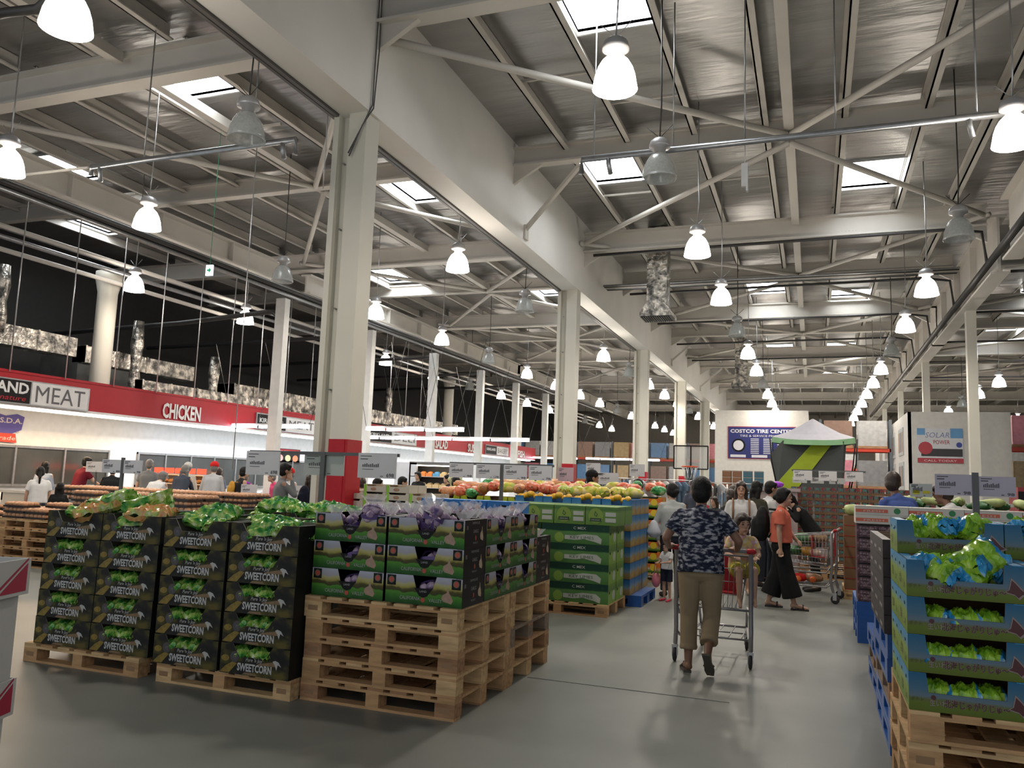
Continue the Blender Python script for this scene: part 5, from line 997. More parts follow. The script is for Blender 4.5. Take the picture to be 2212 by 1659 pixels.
# ------------------------------------------------------------------ price signs on stands
CARD = mat('price card', (.60, .60, .63), .4); CARDD = mat('price card back', (.42, .45, .43), .5); POSTM = mat('grey sign post', (.10, .105, .105), .4, .3)
def signcard(x0, x1, y, z0, z1, price, label, grp, m=CARD, yellow=False):
    w_, h = x1 - x0, z1 - z0; b = MB().bx(-w_ / 2, w_ / 2, -.008, .008, 0, h, 0); R = random.Random(int(abs(x0) * 100))
    def line(u, v, L, t): b.bx(-w_ / 2 + u * w_, -w_ / 2 + (u + L) * w_, -.0095, -.009, v * h, v * h + t, 1)
    line(.06, .86, .3, .008); line(.06, .74, .2, .01)
    for k in range(9): line(.12 + .05 * k, .44, .034, .026 + .006 * (k % 3))
    line(.12, .34, .3, .006); line(.6, .07, .08, .008)
    if price: b.text(price, (w_ * .36, -.0095, h * .06), h * .20, 1, wid=w_ * .2, bold=.03)
    if yellow: b.disc((-.04, -.0095, .04), .03, mi=2, rz=.02).bx(.01, .07, -.0095, -.009, .03, .055, 2)
    o = b.build('price_sign', [m, INK, mat('sign yellow', (.62, .55, .03))]); o.location = ((x0 + x1) / 2, y, z0); return tag(o, label, 'price sign', grp)
def stand(x, y, z0, z1, bar, label, r=.02, w_=.06):
    t = empty('sign_stand', (x, y, 0)); tag(t, label, 'sign stand')
    MB().bar((0, 0, z0), (0, 0, z1), w_, .03).build('post', POSTM, t)
    if z0 > .5: MB().lathe([(.10, 0), (.09, .02), (.03, .04)], (0, 0, z0), 14).build('base', POSTM, t)
    else: MB().bx(-.2, .2, -.2, .2, 0, .012).build('base', POSTM, t)
    if bar: MB().bx(bar[0] - x, bar[1] - x, -.012, .012, z1 - .035, z1).build('crossbar', POSTM, t)
    return t
stand(-5.05, 7.62, .0, 1.826, (-6.03, -4.11), 'grey post and long crossbar rising between corn and garlic', w_=.055)
G1 = 'signs over the sweetcorn and garlic'
signcard(-6.04, -5.59, 7.58, 1.55, 1.815, '698', 'large price sign at the corn end of the long crossbar', G1); signcard(-5.31, -4.80, 7.65, 1.57, 1.805, '', 'darker grey sign right behind the grey post', G1, CARDD); signcard(-4.58, -4.12, 7.58, 1.56, 1.826, '698', 'large price sign at the garlic end of the crossbar', G1)
stand(-8.3, 8.0, 0, 1.70, None, 'dark post with a pair of signs behind the outer sweetcorn', w_=.04)
signcard(-8.64, -8.32, 8.0, 1.5, 1.67, '88', 'price sign on the meat wall side of the dark post', 'signs by the buns'); signcard(-8.28, -7.98, 8.0, 1.5, 1.67, '98', 'price sign on the pillar side of the dark post', 'signs by the buns')
stand(-14.2, 13.0, 0, 1.66, None, 'thin post among the meat chillers', w_=.03); signcard(-14.46, -14.0, 12.97, 1.44, 1.66, '', 'pink tinted sign among the meat chillers', 'signs by the meat')
stand(-4.30, 11.15, 0, 1.83, (-5.15, -3.5), 'dark post with four cards over the fruit', w_=.05)
for i, (a, b, pr) in enumerate(((-5.14, -4.75, '98'), (-4.70, -4.32, '1,298'), (-4.26, -3.90, '98'), (-3.87, -3.52, '798'))): signcard(a, b, 11.12, 1.60, 1.81, pr, 'grey price card over the fruit, %s from the garlic' % OW[i], 'cards over the fruit')
signcard(-3.48, -3.25, 11.3, 1.6, 1.80, '', 'pink price card at the end of the fruit cards', 'cards over the fruit', mat('pink card', (.55, .38, .42), .5))
stand(1.30, 7.9, .9, 1.80, None, 'thick dark post beside the wide lilac signs', w_=.05); LIL = mat('lilac card', (.50, .46, .54), .5)
signcard(.99, 1.275, 7.9, 1.6, 1.78, '98', 'lilac price sign on the aisle side of the thick post', 'lilac signs', LIL); signcard(1.325, 1.60, 7.9, 1.6, 1.77, '98', 'lilac price sign at the frame edge side of the post', 'lilac signs', LIL)
signcard(.80, .975, 7.95, 1.575, 1.69, '', 'small white card with a yellow picture', 'lilac signs', mat('pale card', (.52, .55, .50), .5), True)
stand(.42, 17.05, 0, 2.0, (-.4, .95), 'thin rail with three cards before the tent', w_=.03)
for i, (a, b) in enumerate(((-.37, -.02), (.10, .43), (.58, .90))): signcard(a, b, 17, 1.79, 1.98, '', 'white card on the rail before the tent, %s from the tent corner' % OW[i], 'cards before the tent', mat('white card', (.7, .7, .7), .5))
for i, (a, b) in enumerate(((-.4, -.12), (-.05, .2), (.3, .6))): signcard(a, b, 17.6, 1.74, 1.86, '', 'small lower card before the tent, %s from the tent corner' % OW[i], 'low cards before the tent', mat('pale grey card', (.5, .52, .52), .5))
stand(-3.5, 15.1, 0, 1.96, None, 'thin post beside the man in the black cap', w_=.03)
signcard(-3.83, -3.43, 15, 1.57, 1.79, '1,298', 'card with a long price beside the black cap', 'cards by the black cap'); signcard(-4.12, -3.84, 15.2, 1.75, 1.97, '', 'card above and behind the black cap', 'cards by the black cap'); signcard(-3.27, -2.98, 15.2, 1.74, 1.97, '', 'tilted card right of the black cap man', 'cards by the black cap')
signcard(-10.44, -10.07, 13.0, 1.11, 1.32, '98', 'white card standing on the chiller rim', 'cards on the chiller'); signcard(-9.28, -9.0, 13.0, 1.11, 1.34, '', 'white card on the chiller beside the grey jacket', 'cards on the chiller')
# ------------------------------------------------------------------ bun packs, tables and chillers at the back left
BUN = mat('baked brown bun', (.55, .27, .12), .42, var=.3, vs=12); TRAYB = mat('dark plastic tray', (.04, .03, .03), .35)
def bunpack():
    t = empty('bun_pack'); t['category'] = 'bun pack'; MB().bx(-.22, .22, -.15, .15, 0, .02).bx(-.23, .23, -.16, .16, .02, .028).build('tray', TRAYB, t)
    m = MB()
    for i in range(5):
        for j in range(3): m.ell((-.176 + .088 * i, -.1 + .1 * j, .048), (.047, .056, .036), 8, 6)
    m.build('bun_row', BUN, t); MB().bx(-.225, .225, -.155, .155, .03, .082).build('clear_lid', mat('clear lid', (.8, .78, .76), .1, alpha=.07), t); return t
BUNP = Proto(bunpack)
palstack(-11.95, 9.2, [2, 1, 2, 1, 1], 'behind the white display cartons', 'pallets under the buns'); palstack(-13.2, 9.2, [1, 2, 1, 2, 1], 'at the far left behind the cartons', 'pallets under the outer buns')
palstack(-10.7, 9.3, [1] * 6, 'under the middle buns', 'pallets under the middle buns'); palstack(-9.4, 9.3, [1] * 6, 'under the inner buns', 'pallets under the inner buns')
n = 0
for (x0, nx, y0, ny, z0, nl) in ((-11.75, 2, 9.4, 2, .7225, 3), (-10.45, 2, 9.5, 2, .868, 4), (-9.9 + .35, 3, 9.45, 2, .868, 4), (-12.9, 2, 9.45, 2, .7225, 2)):
    for i in range(nx):
        for j in range(ny):
            for k in range(nl - (1 if (i + j) % 3 == 1 else 0)):
                n += 1; BUNP.put((x0 + .47 * i + .015 * (k % 2), y0 + .36 * j, z0 + .084 * k), 0, 'brown bun pack, %s layer, %s from the wall, %s row, stack %s' % (OW[k], OW[i], ['front', 'back'][j], {-11.75: 'behind the white cartons', -10.45: 'in the middle', -12.9: 'at the far left'}.get(x0, 'nearest the pillar')), 'bun packs')
def table(x0, x1, y0, y1, z, label, m=CHROME):
    t = empty('display_table', ((x0 + x1) / 2, (y0 + y1) / 2, 0)); tag(t, label, 'table'); a, b = (x1 - x0) / 2, (y1 - y0) / 2
    MB().bx(-a, a, -b, b, z - .05, z).build('table_top', m, t)
    for i in (-1, 1):
        for j in (-1, 1): MB().bx(i * a * .95 - .025, i * a * .95 + .025, j * b * .9 - .025, j * b * .9 + .025, 0, z - .05).build('leg', m, t)
table(-13.2, -8.9, 11.15, 12.0, .95, 'long table of buns in front of the meat chillers')
for i in range(9):
    for j in range(2):
        for k in range(3): BUNP.put((-12.9 + .47 * i, 11.38 + .38 * j, .95 + .084 * k), 0, 'bun pack on the long table, %s from the wall, %s row, %s layer' % (OW[i], ['front', 'back'][j], OW[k]), 'bun packs on the long table')
def chiller(x0, x1, y0, y1, h, label, rz=0):
    t = empty('chiller_case', ((x0 + x1) / 2, (y0 + y1) / 2, 0)); tag(t, label, 'chiller'); a, b = (x1 - x0) / 2, (y1 - y0) / 2
    MB().bx(-a, a, -b, b, 0, h * .8).bx(-a, a, -b, -b + .06, h * .8, h).bx(-a, a, b - .06, b, h * .8, h).bx(-a, -a + .05, -b, b, h * .8, h).bx(a - .05, a, -b, b, h * .8, h).build('body', mat('chiller steel', (.40, .40, .39), .35, .5), t)
    MB().bx(-a - .02, a + .02, -b - .03, -b + .03, h - .02, h + .03).bx(-a - .02, a + .02, b - .03, b + .03, h - .02, h + .03).build('bumper_rail', CHROME, t); return t
chiller(-10.9, -9.1, 12.3, 13.4, .98, 'grey open chiller case left of the grey jacket man')
MEATP = mat('pink meat tray', (.55, .22, .20), .3, ramp=((.4, (.62, .50, .48)), (.55, (.55, .18, .15)), (.65, (.66, .60, .58))), vs=12); MTP = Proto(lambda: tag(MB().bx(-.14, .14, -.10, .10, 0, .045).ell((0, 0, .045), (.12, .08, .02), 10, 6).build('meat_tray', MEATP), '', 'meat tray'))
for r, (x0, x1, y) in enumerate(((-16.6, -14.4, 12.75), (-15.9, -13.1, 16.05), (-15.0, -11.9, 18.6))):
    chiller(x0, x1, y, y + 1.0, .95, 'long meat chiller, %s row from the buns' % OW[r])
    for i in range(int((x1 - x0) / .31) - 1):
        for j in range(3): MTP.put((x0 + .25 + .31 * i, y + .2 + .28 * j, .80 + .05 * ((i + j) % 3)), .1, 'pink meat tray, %s chiller row, %s along, %s deep' % (OW[r], OW[i] if i < 20 else 'last', OW[j]), 'meat trays')
# upright red lit case
t = empty('hot_case', (-15.9, 17.6, 0)); tag(t, 'upright hot food case with red header strip', 'display case')
MB().bx(-.9, .9, -.3, .3, 0, .9).bx(-.9, .9, .2, .3, .9, 1.55).build('body', GREYM, t); MB().bx(-.9, .9, -.3, .3, 1.16, 1.18).bx(-.9, .9, -.3, .3, 1.40, 1.42).build('shelf', CHROME, t)
hd_ = MB()
for k in range(5): hd_.bx(-.88 + .36 * k, -.58 + .36 * k, -.34, -.32, 1.44, 1.58)
hd_.build('header_panel', mat('lit red panel', (1, .06, .03), .4, emit=1.6), t); MB().bx(-.86, .86, -.1, .1, 1.39, 1.40).bx(-.86, .86, -.1, .1, 1.15, 1.16).build('heat_strip', mat('orange heat glow', (1, .42, .14), .4, emit=3.0), t)
HC = Proto(lambda: tag(MB().ell((0, 0, .05), (.10, .09, .055), 10, 7).build('roast_chicken', mat('roast skin', (.50, .20, .05), .3, var=.3)), '', 'roast chicken'))
for k, z in enumerate((.9, 1.18)):
    for i in range(7): HC.put((-16.6 + .23 * i, 17.5, z), 0, 'golden roast chicken, %s shelf of the red lit case, %s along' % (['lower', 'upper'][k], OW[i]), 'roast chickens')
# lit bakery shelves and grey panel
t = empty('bakery_shelf', (-11.25, 23.3, 0)); tag(t, 'warmly lit bakery shelf unit beyond the pillar', 'shelf')
MB().bx(-.75, .75, .2, .3, 0, 2.0).bx(-.78, -.73, -.3, .3, 0, 2.0).bx(.73, .78, -.3, .3, 0, 2.0).bx(-.78, .78, -.3, .3, 1.96, 2.05).build('case', GREYM, t)
for z in (.9, 1.25, 1.6): MB().bx(-.73, .73, -.3, .2, z - .02, z).build('shelf_board', CHROME, t)
MB().bx(-.7, .7, -.28, -.24, 1.92, 1.955).build('shelf_light', mat('shelf light', (1, .85, .65), .4, emit=8.0), t)
BK = [Proto(lambda m=m: tag(MB().bx(-.11, .11, -.12, .12, 0, .10).ell((0, 0, .10), (.10, .11, .06), 9, 6).build('pastry_box', m), '', 'pastry box')) for m in (mat('orange pastry', (.75, .24, .05), .4), mat('cream pastry', (.70, .52, .26), .4), mat('sky pastry wrap', (.10, .35, .60), .4))]
for k, z in enumerate((.9, 1.25, 1.6)):
    for i in range(6): BK[(0 if i < 3 and k == 2 else (2 if i == 3 and k == 2 else 1))].put((-11.85 + .24 * i, 23.2, z), 0, '%s box on the bakery shelf, %s board, %s along' % ('bright' if k == 2 else 'cream', OW[k], OW[i]), 'pastry boxes')
struct('trim_41', MB().bx(-12.55, -11.78, 23.0, 23.1, 0, 2.02), mat('pale panel', (.50, .52, .55), .5), 'plain pale grey partition beside the bakery shelf')
for q, (x, y) in enumerate(((-8.1, 25.5), (-6.0, 27))): table(x - .8, x + .8, y, y + .8, .9, 'white demonstration table, %s beyond the pillar' % OW[q], WHITE)
# ------------------------------------------------------------------ mushrooms, blue cartons, fruit heaps behind the garlic
def mushbox():
    m = tray(.39, .29, .115, (.12, .16, .84, .88, .085), mi=(0, 0, 1)); m.bx(-.19, -.145, -.147, -.1455, .0, .11, 2).ell((-.02, -.147, .045), (.05, .002, .025), 10, 6, 3)
    return tag(m.build('mushroom_carton', [mat('cream mushroom carton', (.48, .45, .38), .55), mat('mushroom inside', (.45, .36, .26), .6), mat('apple green stripe', (.22, .50, .03), .5), mat('mushroom print', (.34, .19, .12), .5)]), '', 'carton')
MU = Proto(mushbox); palstack(-6.95, 10.9, [1] * 6, 'under the mushroom cartons', 'mushroom pallets'); palstack(-5.7, 10.9, [2] * 6, 'under the fruit beside the mushrooms', 'mushroom side pallets')
for i in range(4):
    for j in range(2):
        for k in range(4 if i in (0, 3) else 5): MU.put((-6.70 + .395 * i, 11.1 + .3 * j, .868 + .117 * k), 0, 'cream mushroom carton with green stripe, %s layer, %s from the pillar, %s row' % (OW[k], OW[i], ['front', 'back'][j]), 'mushroom cartons')
def bluec():
    m = MB().bx(-.2, .2, -.15, .15, 0, .165).bx(-.05, .03, -.151, -.15, .105, .125, 1).disc((.10, -.151, .09), .038, mi=2).disc((.10, -.152, .09), .024, mi=3).disc((-.12, -.151, .05), .02, mi=3)
    return tag(m.build('blue_carton', [mat('cobalt carton', (.015, .16, .50), .5), BLACK, mat('blue carton badge', (.5, .5, .45)), mat('tomato print', (.5, .09, .03))]), '', 'carton')
BCX = Proto(bluec); palstack(-4.35, 8.55, [1] * 7, 'under the cobalt blue cartons', 'blue carton pallets')
for i in range(3): BCX.put((-4.12 + .42 * i, 8.75, 1.015 + .0), 0, 'cobalt blue carton, lower layer, %s from the garlic end' % OW[i], 'cobalt cartons'); BCX.put((-4.12 + .42 * i, 8.75, 1.182), 0, 'cobalt blue carton, upper layer, %s from the garlic end' % OW[i], 'cobalt cartons')
FRM = [mat('peach net bag', (.68, .30, .15), .35, ramp=((.36, (.70, .46, .10)), (.5, (.68, .28, .16)), (.62, (.66, .48, .34)), (.72, (.62, .12, .10))), vs=11), mat('yellow fruit bag', (.66, .50, .06), .35, ramp=((.36, (.25, .42, .05)), (.5, (.66, .52, .06)), (.66, (.70, .62, .35))), vs=11), mat('red fruit bag', (.62, .08, .05), .35, ramp=((.4, (.62, .07, .04)), (.55, (.65, .22, .10)), (.68, (.70, .55, .5))), vs=11), mat('green fruit bag', (.05, .35, .10), .35, ramp=((.4, (.02, .22, .06)), (.55, (.10, .42, .12)), (.68, (.5, .62, .4))), vs=11)]
FB = [Proto(lambda m=m, s=s: tag(crumple(.26, .20, .16, s, .3, 14, 10, 7).build('fruit_bag', m), '', 'fruit bag')) for m, s in zip(FRM, (41, 42, 43, 44))]
FC = ['peach', 'yellow', 'red', 'green']
def fcart(): return tag(tray(.4, .3, .15, (.25, .3, .7, .75, .09), mi=(0, 0, 1)).build('fruit_carton', [zmat('fruit carton print', [(0, (.50, .08, .03)), (.07, (.55, .12, .03)), (.09, (.25, .45, .03)), (.15, (.50, .50, .04))], .03, 9), KRAFT]), '', 'carton')
FCT = Proto(fcart); palstack(-6.32, 12.3, [1] * 7, 'under the fruit heap near the mushrooms', 'fruit heap pallets'); palstack(-5.08, 12.3, [2] * 7, 'under the fruit heap near the limes', 'fruit heap pallets'); palstack(-3.86, 12.3, [1] * 7, 'under the fruit heap at the aisle', 'fruit heap pallets')
R = random.Random(3)
for i in range(8):
    FCT.put((-5.7 + .42 * i, 12.5, 1.0125), 0, 'red and green fruit carton, front row, %s from the mushrooms' % OW[i], 'fruit cartons'); FCT.put((-5.7 + .42 * i, 12.5, 1.165), 0, 'red and green fruit carton, upper front row, %s from the mushrooms' % OW[i], 'fruit cartons')
for i in range(15):
    for j in range(3):
        k = 0 if R.random() < .45 else (1 if R.random() < .5 else (2 if R.random() < .7 else 3)); b = FB[k].put((-5.75 + .215 * i, 12.42 + .24 * j, 1.25 + R.uniform(0, .06) + (.10 if 2 < i < 12 else 0) + .04 * j), R.uniform(0, 3), '%s bag in the fruit heap, %s from the mushrooms, %s row back' % (FC[k], OW[i], OW[j]), 'fruit bags'); b.rotation_euler.x = R.uniform(-.4, .4)
for i, (x, y, z, k) in enumerate(((-3.15, 14.2, 1.45, 2), (-2.9, 13.9, 1.43, 2), (-2.65, 14.1, 1.46, 2), (-3.35, 14.3, 1.46, 1), (-2.45, 13.8, 1.42, 3), (-3.0, 14.6, 1.5, 3), (-2.6, 14.6, 1.48, 2))): FB[k].put((x, y, z), i, '%s fruit bag on the citrus cartons, %s from the aisle' % (FC[k], OW[i]), 'fruit bags on citrus')
for i in range(6): FB[1].put((-2.5 - .22 * i, 11.9 + .05 * (i % 2), 1.38), i, 'yellow bag at the back of the mango cartons, %s from the aisle' % OW[i], 'yellow bags behind mangoes')
o = crumple(.28, .2, .24, 80, .3, 12, 9).build('vegetable_bag', mat('pale yellow greens', (.62, .66, .36), .5, var=.2)); tag(o, 'pale yellow leafy bag held up beside the bakery people', 'bag'); o.location = (-7.0, 15.5, 1.42)
# ------------------------------------------------------------------ berry stacks in the middle distance
BERR = mat('berry pack print', (.1, .1, .1), .4, ramp=((.38, (.10, .025, .022)), (.47, (.16, .05, .04)), (.52, (.05, .16, .15)), (.60, (.12, .11, .10)), (.68, (.28, .05, .05))), vs=16)
def berry():
    m = MB().bx(-.2, .2, -.15, .15, 0, .02, 0).bx(-.2, .2, -.152, -.148, 0, .045, 0)
    for i in range(4): m.bx(-.19 + .096 * i, -.105 + .096 * i, -.145, .14, .02, .12, 1); m.bx(-.17 + .096 * i, -.125 + .096 * i, -.1465, -.1455, .07, .105, 2 + (i % 2))
    return tag(m.build('berry_tray', [BRN, BERR, mat('teal label', (.05, .20, .18), .5), mat('red label', (.25, .03, .03), .5)]), '', 'berry tray')
BE = Proto(berry)
for s, x0 in enumerate((-.2, 1.02)):
    palstack(x0 - .2, 16.0, [1, 1], ['under the berry trays behind the coral woman', 'under the berry trays by the blue t-shirt man'][s], 'berry pallets %s' % OW[s])
    for k in range(11):
        for i in range(3): BE.put((x0 + .41 * i, 16.2, .289 + .125 * k), 0, 'berry tray, %s layer, %s from the aisle, %s stack' % (OW[k], OW[i], OW[s]), 'berry trays')
o = MB().ell((0, 0, .06), (.12, .1, .06), 12, 8).build('purple_package', mat('bright purple', (.30, .04, .55), .4)); tag(o, 'round purple package on the white bundle before the tent', 'package'); o.location = (-.62, 15.6, 1.62)
m = MB().bx(-.35, .35, -.2, .2, 0, 1.56).bx(-.4, .4, -.25, .25, 1.56, 1.62).build('white_bin', mat('pale pink bin', (.42, .34, .34), .6)); tag(m, 'pale bin topped with white packs behind the shoppers', 'bin'); m.location = (-.62, 15.7, 0)
# ------------------------------------------------------------------ clothes tables and rails
CL = [T['lg'], T['gy'], T['ch'], cloth('off white', (.55, .54, .52)), cloth('mauve grey', (.26, .22, .22)), cloth('denim', (.10, .15, .22))]
def rail(x0, x1, y, z, label, n, seed):
    t = empty('clothes_rail', ((x0 + x1) / 2, y, 0)); tag(t, label, 'clothes rail'); a = (x1 - x0) / 2
    MB().tube([(-a, 0, 0), (-a, 0, z), (a, 0, z), (a, 0, 0)], .015, 6).build('frame', CHROME, t)
    R = random.Random(seed)
    for i in range(n):
        m = MB(); w_ = .20 + R.uniform(-.02, .03); h = .55 + R.uniform(-.1, .1); P = [(0, 0), (.06, -.01), (w_, -.10), (w_ - .02, -.22), (w_ - .07, -.2), (w_ - .06, -h), (-w_ + .06, -h), (-w_ + .07, -.2), (-w_ + .02, -.22), (-w_, -.10), (-.06, -.01)]
        m.prism([(u, v) for u, v in P], -.02, .02, 'x'); o = m.build('hanging_garment', CL[R.randrange(6)]); o.location = (x0 + .06 + (x1 - x0 - .12) * i / (n - 1), y, z - .03); o.rotation_euler.z = R.uniform(-.5, .9); tag(o, '%s hanging garment on the %s, %s from its end' % (['pale', 'grey', 'dark', 'plain', 'soft', 'folded'][i % 6], label.split(',')[0], OW[i] if i < 20 else 'last'), 'garment', 'hanging garments')
rail(-4.4, -2.2, 19, 1.72, 'clothes rail beyond the fruit', 16, 1); rail(-2.9, -1.2, 20.5, 1.70, 'clothes rail nearer the aisle', 12, 2); rail(-5.8, -4.5, 21.5, 1.75, 'clothes rail by the second pillar', 10, 3); rail(-1.9, -.7, 18.6, 1.5, 'low dark clothes rail', 9, 5)
# basketball hoop
t = empty('basketball_hoop', (-3.35, 24, 0)); tag(t, 'basketball hoop with clear framed backboard', 'basketball hoop')
MB().bx(-.48, .48, -.015, .0, 2.1, 2.75).build('backboard', mat('clear backboard', (.5, .52, .52), .2, alpha=.35), t); f = MB()
for a, b in (((-.49, 2.09), (.49, 2.09)), ((-.49, 2.76), (.49, 2.76)), ((-.49, 2.09), (-.49, 2.76)), ((.49, 2.09), (.49, 2.76)), ((0, 2.1), (0, 2.75))): f.bar((a[0], -.02, a[1]), (b[0], -.02, b[1]), .035, .035)
f.build('board_frame', BLACK, t); MB().tube([(.22 * math.cos(a), -.25 + .22 * math.sin(a), 2.15) for a in [2 * PI * k / 18 for k in range(18)]], .02, 6, closed=True).build('rim', mat('hoop orange', (.62, .09, .03), .4), t)
nn = MB()
for k in range(10): a = 2 * PI * k / 10; nn.tube([(.22 * math.cos(a), -.25 + .22 * math.sin(a), 2.13), (.13 * math.cos(a + .3), -.25 + .13 * math.sin(a + .3), 1.8)], .008, 4)
nn.build('net', WHITE, t); MB().bar((0, .1, 0), (0, .05, 2.3), .08, .08).bx(-.4, .4, -.1, .8, 0, .18).build('stand', BLACK, t)
# storage cartons on tall stacks before the tyre wall
for s, (x, m, c) in enumerate(((-2.9, mat('rust storage box', (.22, .10, .05), .6), 'rust'), (-2.55, mat('rust storage box', (.22, .10, .05), .6), 'rust'), (-2.18, mat('teal storage box', (.05, .13, .18), .6), 'teal'), (-1.8, mat('teal storage box', (.05, .13, .18), .6), 'teal'))):
    for k in range(10):
        o = MB().bx(-.15, .15, -.2, .2, 0, .215).bx(-.155, .155, -.205, .205, .185, .205, 1).build('storage_box', [m, mat('lid strip', (.35, .3, .26), .6)]); tag(o, '%s storage box before the tyre wall, %s layer, %s column from the pillars' % (c, OW[k], OW[s]), 'box', 'storage boxes'); o.location = (x, 30, .22 * k)
# ------------------------------------------------------------------ tyre centre, tent, solar booth, far racks
struct('wall_centre', MB().bx(-5.0, -.22, 45, 52, 0, 5.75), mat('white partition', (.62, .61, .58), .6), 'white partition block of the tyre centre')
NAVY = mat('navy banner', (.012, .02, .14), .5)
b = MB().bx(-1.7, 1.7, -.02, 0, 0, 1.66).bx(-1.74, 1.74, -.01, .01, -.04, 1.70, 2).disc((-1.18, -.03, .68), .36, mi=3).disc((-1.18, -.035, .68), .27, mi=1)
b.text('COSTCO TIRE CENTER', (0, -.03, 1.36), .26, 1, wid=3.2, bold=.03).text('TIRE & SERVICE PRICE', (-.1, -.03, 1.14), .16, 1, wid=2.0)
for c, (x, n_) in enumerate(((-.55, 9), (.1, 9), (.8, 9))):
    for k in range(n_): b.bx(x, x + .42, -.024, -.022, .25 + .095 * k, .29 + .095 * k, 1)
for x in (-1.2, -.1, .9): b.bx(x - .4, x + .4, -.024, -.022, .04, .18, 1)
b = b.build('tyre_banner', [NAVY, mat('banner white', (.62, .62, .66), .5), mat('banner red edge', (.3, .03, .06)), BLACK]); b.location = (-2.58, 44.98, 3.18); tag(b, 'navy banner reading COSTCO TIRE CENTER on the white partition', 'banner')
t = empty('tent', (.0, 26, 0)); tag(t, 'green and grey camping tent with pale canopy set up high', 'tent')
TC = mat('pale tent canopy', (.50, .50, .56), .8); TG = mat('soft green tent edge', (.22, .40, .22), .8); TD = mat('dark grey tent cloth', (.06, .065, .065), .8); TL = mat('lime tent cloth', (.28, .36, .03), .8)
tz = 1.6 + 1.65 * 1.3; e = 1.17
N = 24; m = MB(); rings = []
def edge(a): r = e * (1.0 - .13 * abs(math.sin(2 * a))) ; return r * math.cos(a), r * math.sin(a) * .8
for q, (f_, z) in enumerate(((.02, tz), (.3, tz - .20), (.65, tz - .42), (1.0, tz - .55 ), (1.02, tz - .72))):
    rings.append([(edge(2 * PI * k / N)[0] * f_, edge(2 * PI * k / N)[1] * f_, z - (.14 * f_ * abs(math.sin(2 * PI * k / N)) if q < 4 else .12 * abs(math.sin(2 * PI * k / N)))) for k in range(N)])
for q in range(4): m.add(rings[q] + rings[q + 1], [(k, (k + 1) % N, N + (k + 1) % N, N + k) for k in range(N)], 0 if q < 2 else (0 if q == 2 else 1), True)
m.build('canopy', [TC, TG], t)
w_ = MB().add([(-1.0, -.55, 1.55), (.75, -.55, 1.6), (.85, -.5, 3.05), (-.85, -.5, 3.05), (-1.25, -.2, 2.6)], [(0, 1, 2, 3), (0, 3, 4)], 0).add([(-1.0, -.55, 1.55), (-1.25, -.2, 2.6), (-1.15, .6, 2.6), (-.9, .6, 1.55)], [(0, 1, 2, 3)], 2).add([(.85, -.5, 3.05), (.75, -.55, 1.6), (.85, .6, 1.6), (.95, .6, 3.05)], [(0, 1, 2, 3)], 0)
w_.add([(-1.15, -.58, 1.62), (-.45, -.58, 1.62), (.55, -.56, 3.0), (.0, -.56, 3.0)], [(0, 1, 2, 3)], 1).build('wall_cloth', [TD, TL, TC], t)
for x, y in ((-1.15, -.9), (1.15, -.9), (-1.15, .9), (1.15, .9)): MB().tube([(x * .85, y * .8, 1.5), (x, y, 2.4), (x * 1.05, y * .75, 3.1)], .02, 6).build('pole', BLACK, t)
MB().bx(-1.2, 1.2, -.9, .9, 1.36, 1.5).build('platform', T['dn'], t); MB().bx(-1.1, 1.1, -.8, .8, 0, 1.36).build('platform_base', GREYM, t)
struct('wall_booth', MB().bx(3.1, 6.2, 31, 31.1, 0, 4.43).bx(3.1, 3.2, 31, 47, 0, 4.43), MATS['white partition'], 'white corner partition of the solar booth')
def soloposter(m):
    m.bx(0, 1.4, -.02, 0, 0, 1.18, 0).bx(0, 1.4, -.024, -.02, 0, .16, 1).bx(1.02, 1.4, -.024, -.02, .85, 1.18, 2).bx(0, .25, -.024, -.02, .95, 1.18, 2).bx(.12, 1.38, -.024, -.02, .22, .48, 3).disc((.25, -.03, .5), .22, mi=1).disc((1.28, -.03, .62), .09, mi=4).text('SOLAR', (.62, -.03, .86), .26, 5, wid=.75, slant=.2).text('POWER', (.75, -.03, .64), .2, 1, wid=.5).text('CALL TODAY', (.7, -.03, .04), .1, 6, wid=1.0)
m = MB(); soloposter(m); o = m.build('solar_poster', [mat('poster white', (.62, .64, .68)), mat('poster red', (.42, .05, .07)), mat('poster sky', (.12, .30, .55)), mat('poster dark', (.04, .04, .045)), mat('poster blue', (.04, .07, .3)), mat('poster lilac', (.20, .24, .42)), WHITE]); o.location = (3.37, 30.98, 2.68); tag(o, 'red white and blue poster on the white booth front', 'poster')
for i in range(4):
    for j in range(2):
        m = MB().bx(-.03, 0, 0, 1.7, 0, 1.0)
        for k in range(3): m.bx(-.034, -.03, .1 + .55 * k, .5 + .55 * k, .12, .85, 1 + (i + j + k) % 2)
        o = m.build('wall_poster', [mat('pale poster', (.42, .44, .44)), mat('poster picture grey', (.14, .17, .19)), mat('poster picture warm', (.34, .22, .16))]); o.location = (3.1, 32.5 + 3.2 * i, 1.75 + 1.25 * j); tag(o, 'picture poster on the booth side, %s row, %s from the corner' % (['lower', 'upper'][j], OW[i]), 'poster', 'booth side posters')
ORB = mat('orange rack beam', (.55, .05, .02), .4); UPR = mat('blue grey rack post', (.10, .12, .14), .5)
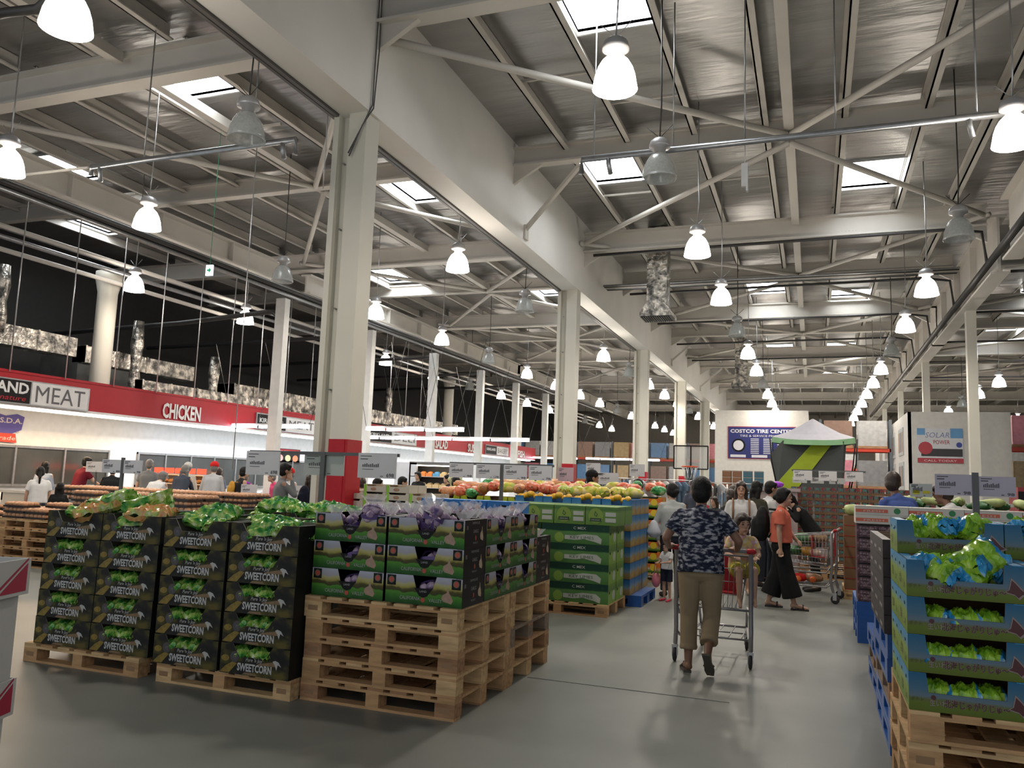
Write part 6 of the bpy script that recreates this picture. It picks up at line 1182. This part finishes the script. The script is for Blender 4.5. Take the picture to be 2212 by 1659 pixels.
WR = [mat('wrapped pale load', (.42, .42, .42), .3, var=.2), mat('wrapped blue load', (.10, .22, .42), .3, var=.2), mat('wrapped tan load', (.45, .32, .15), .3, var=.2), mat('wrapped pink load', (.60, .22, .28), .3, var=.2), mat('wrapped grey load', (.24, .24, .25), .3, var=.2), mat('wrapped brown load', (.26, .16, .12), .3, var=.2)]
LOADP = [Proto(lambda m=m: tag(MB().bx(-.55, .55, -.5, .5, .1, 1.15).bx(-.58, .58, -.52, .52, 0, .1, 1).tube([(-.552, -.502, .2), (-.552, -.502, 1.1)], .01, 4).build('wrapped_load', [m, WOODS[2]]), '', 'pallet load')) for m in WR]
def rack(x0, n, y, label, seed, short='', levels=(0.0, 1.75, 3.40), bay=2.7):
    t = empty('pallet_rack', (x0, y, 0)); tag(t, label, 'rack')
    for i in range(n + 1): MB().bx(i * bay - .05, i * bay + .05, -.5, -.4, 0, 4.6).bx(i * bay - .05, i * bay + .05, .4, .5, 0, 4.6).build('upright', UPR, t)
    for L in levels[1:]: MB().bx(0, n * bay, -.5, -.44, L - .14, L).bx(0, n * bay, .44, .5, L - .14, L).build('beam', ORB, t)
    R = random.Random(seed)
    for i in range(n):
        for li, L in enumerate(levels):
            for j in range(2):
                k = R.choice((0, 0, 4, 5, 1, 2, 3, 0)); LOADP[k].put((x0 + i * bay + .7 + 1.3 * j, y, L), 0, '%s wrapped load, %s level, %s bay, %s, %s' % (['pale', 'blue', 'tan', 'pink', 'grey', 'brown'][k], OW[li], OW[i], ['near', 'far'][j], short), 'wrapped loads')
rack(-24.5, 7, 58, 'orange beam rack row at the back of the food hall', 4, 'food hall rack'); rack(-4.8, 3, 70, 'orange beam rack row behind the tyre centre', 6, 'tyre centre rack'); rack(.3, 1, 37, 'single orange beam rack beside the booth', 8, 'rack by the booth'); rack(7.0, 5, 52, 'orange beam rack row past the booth', 9, 'rack past the booth')
rack(6.6, 2, 34, 'orange beam rack right of the booth', 12, 'near right rack')
for i in range(6):
    o = MB().bx(-.5, .5, -.3, .3, 0, .25).bx(-.5, .5, -.31, -.3, .06, .19, 1).build('red_crate', [mat('red crate', (.25, .025, .03), .5), BLACK]); tag(o, 'red crate in the stack at the right frame edge, %s from floor' % OW[i], 'crate', 'red crates'); o.location = (3.3, 14, .3 * i)
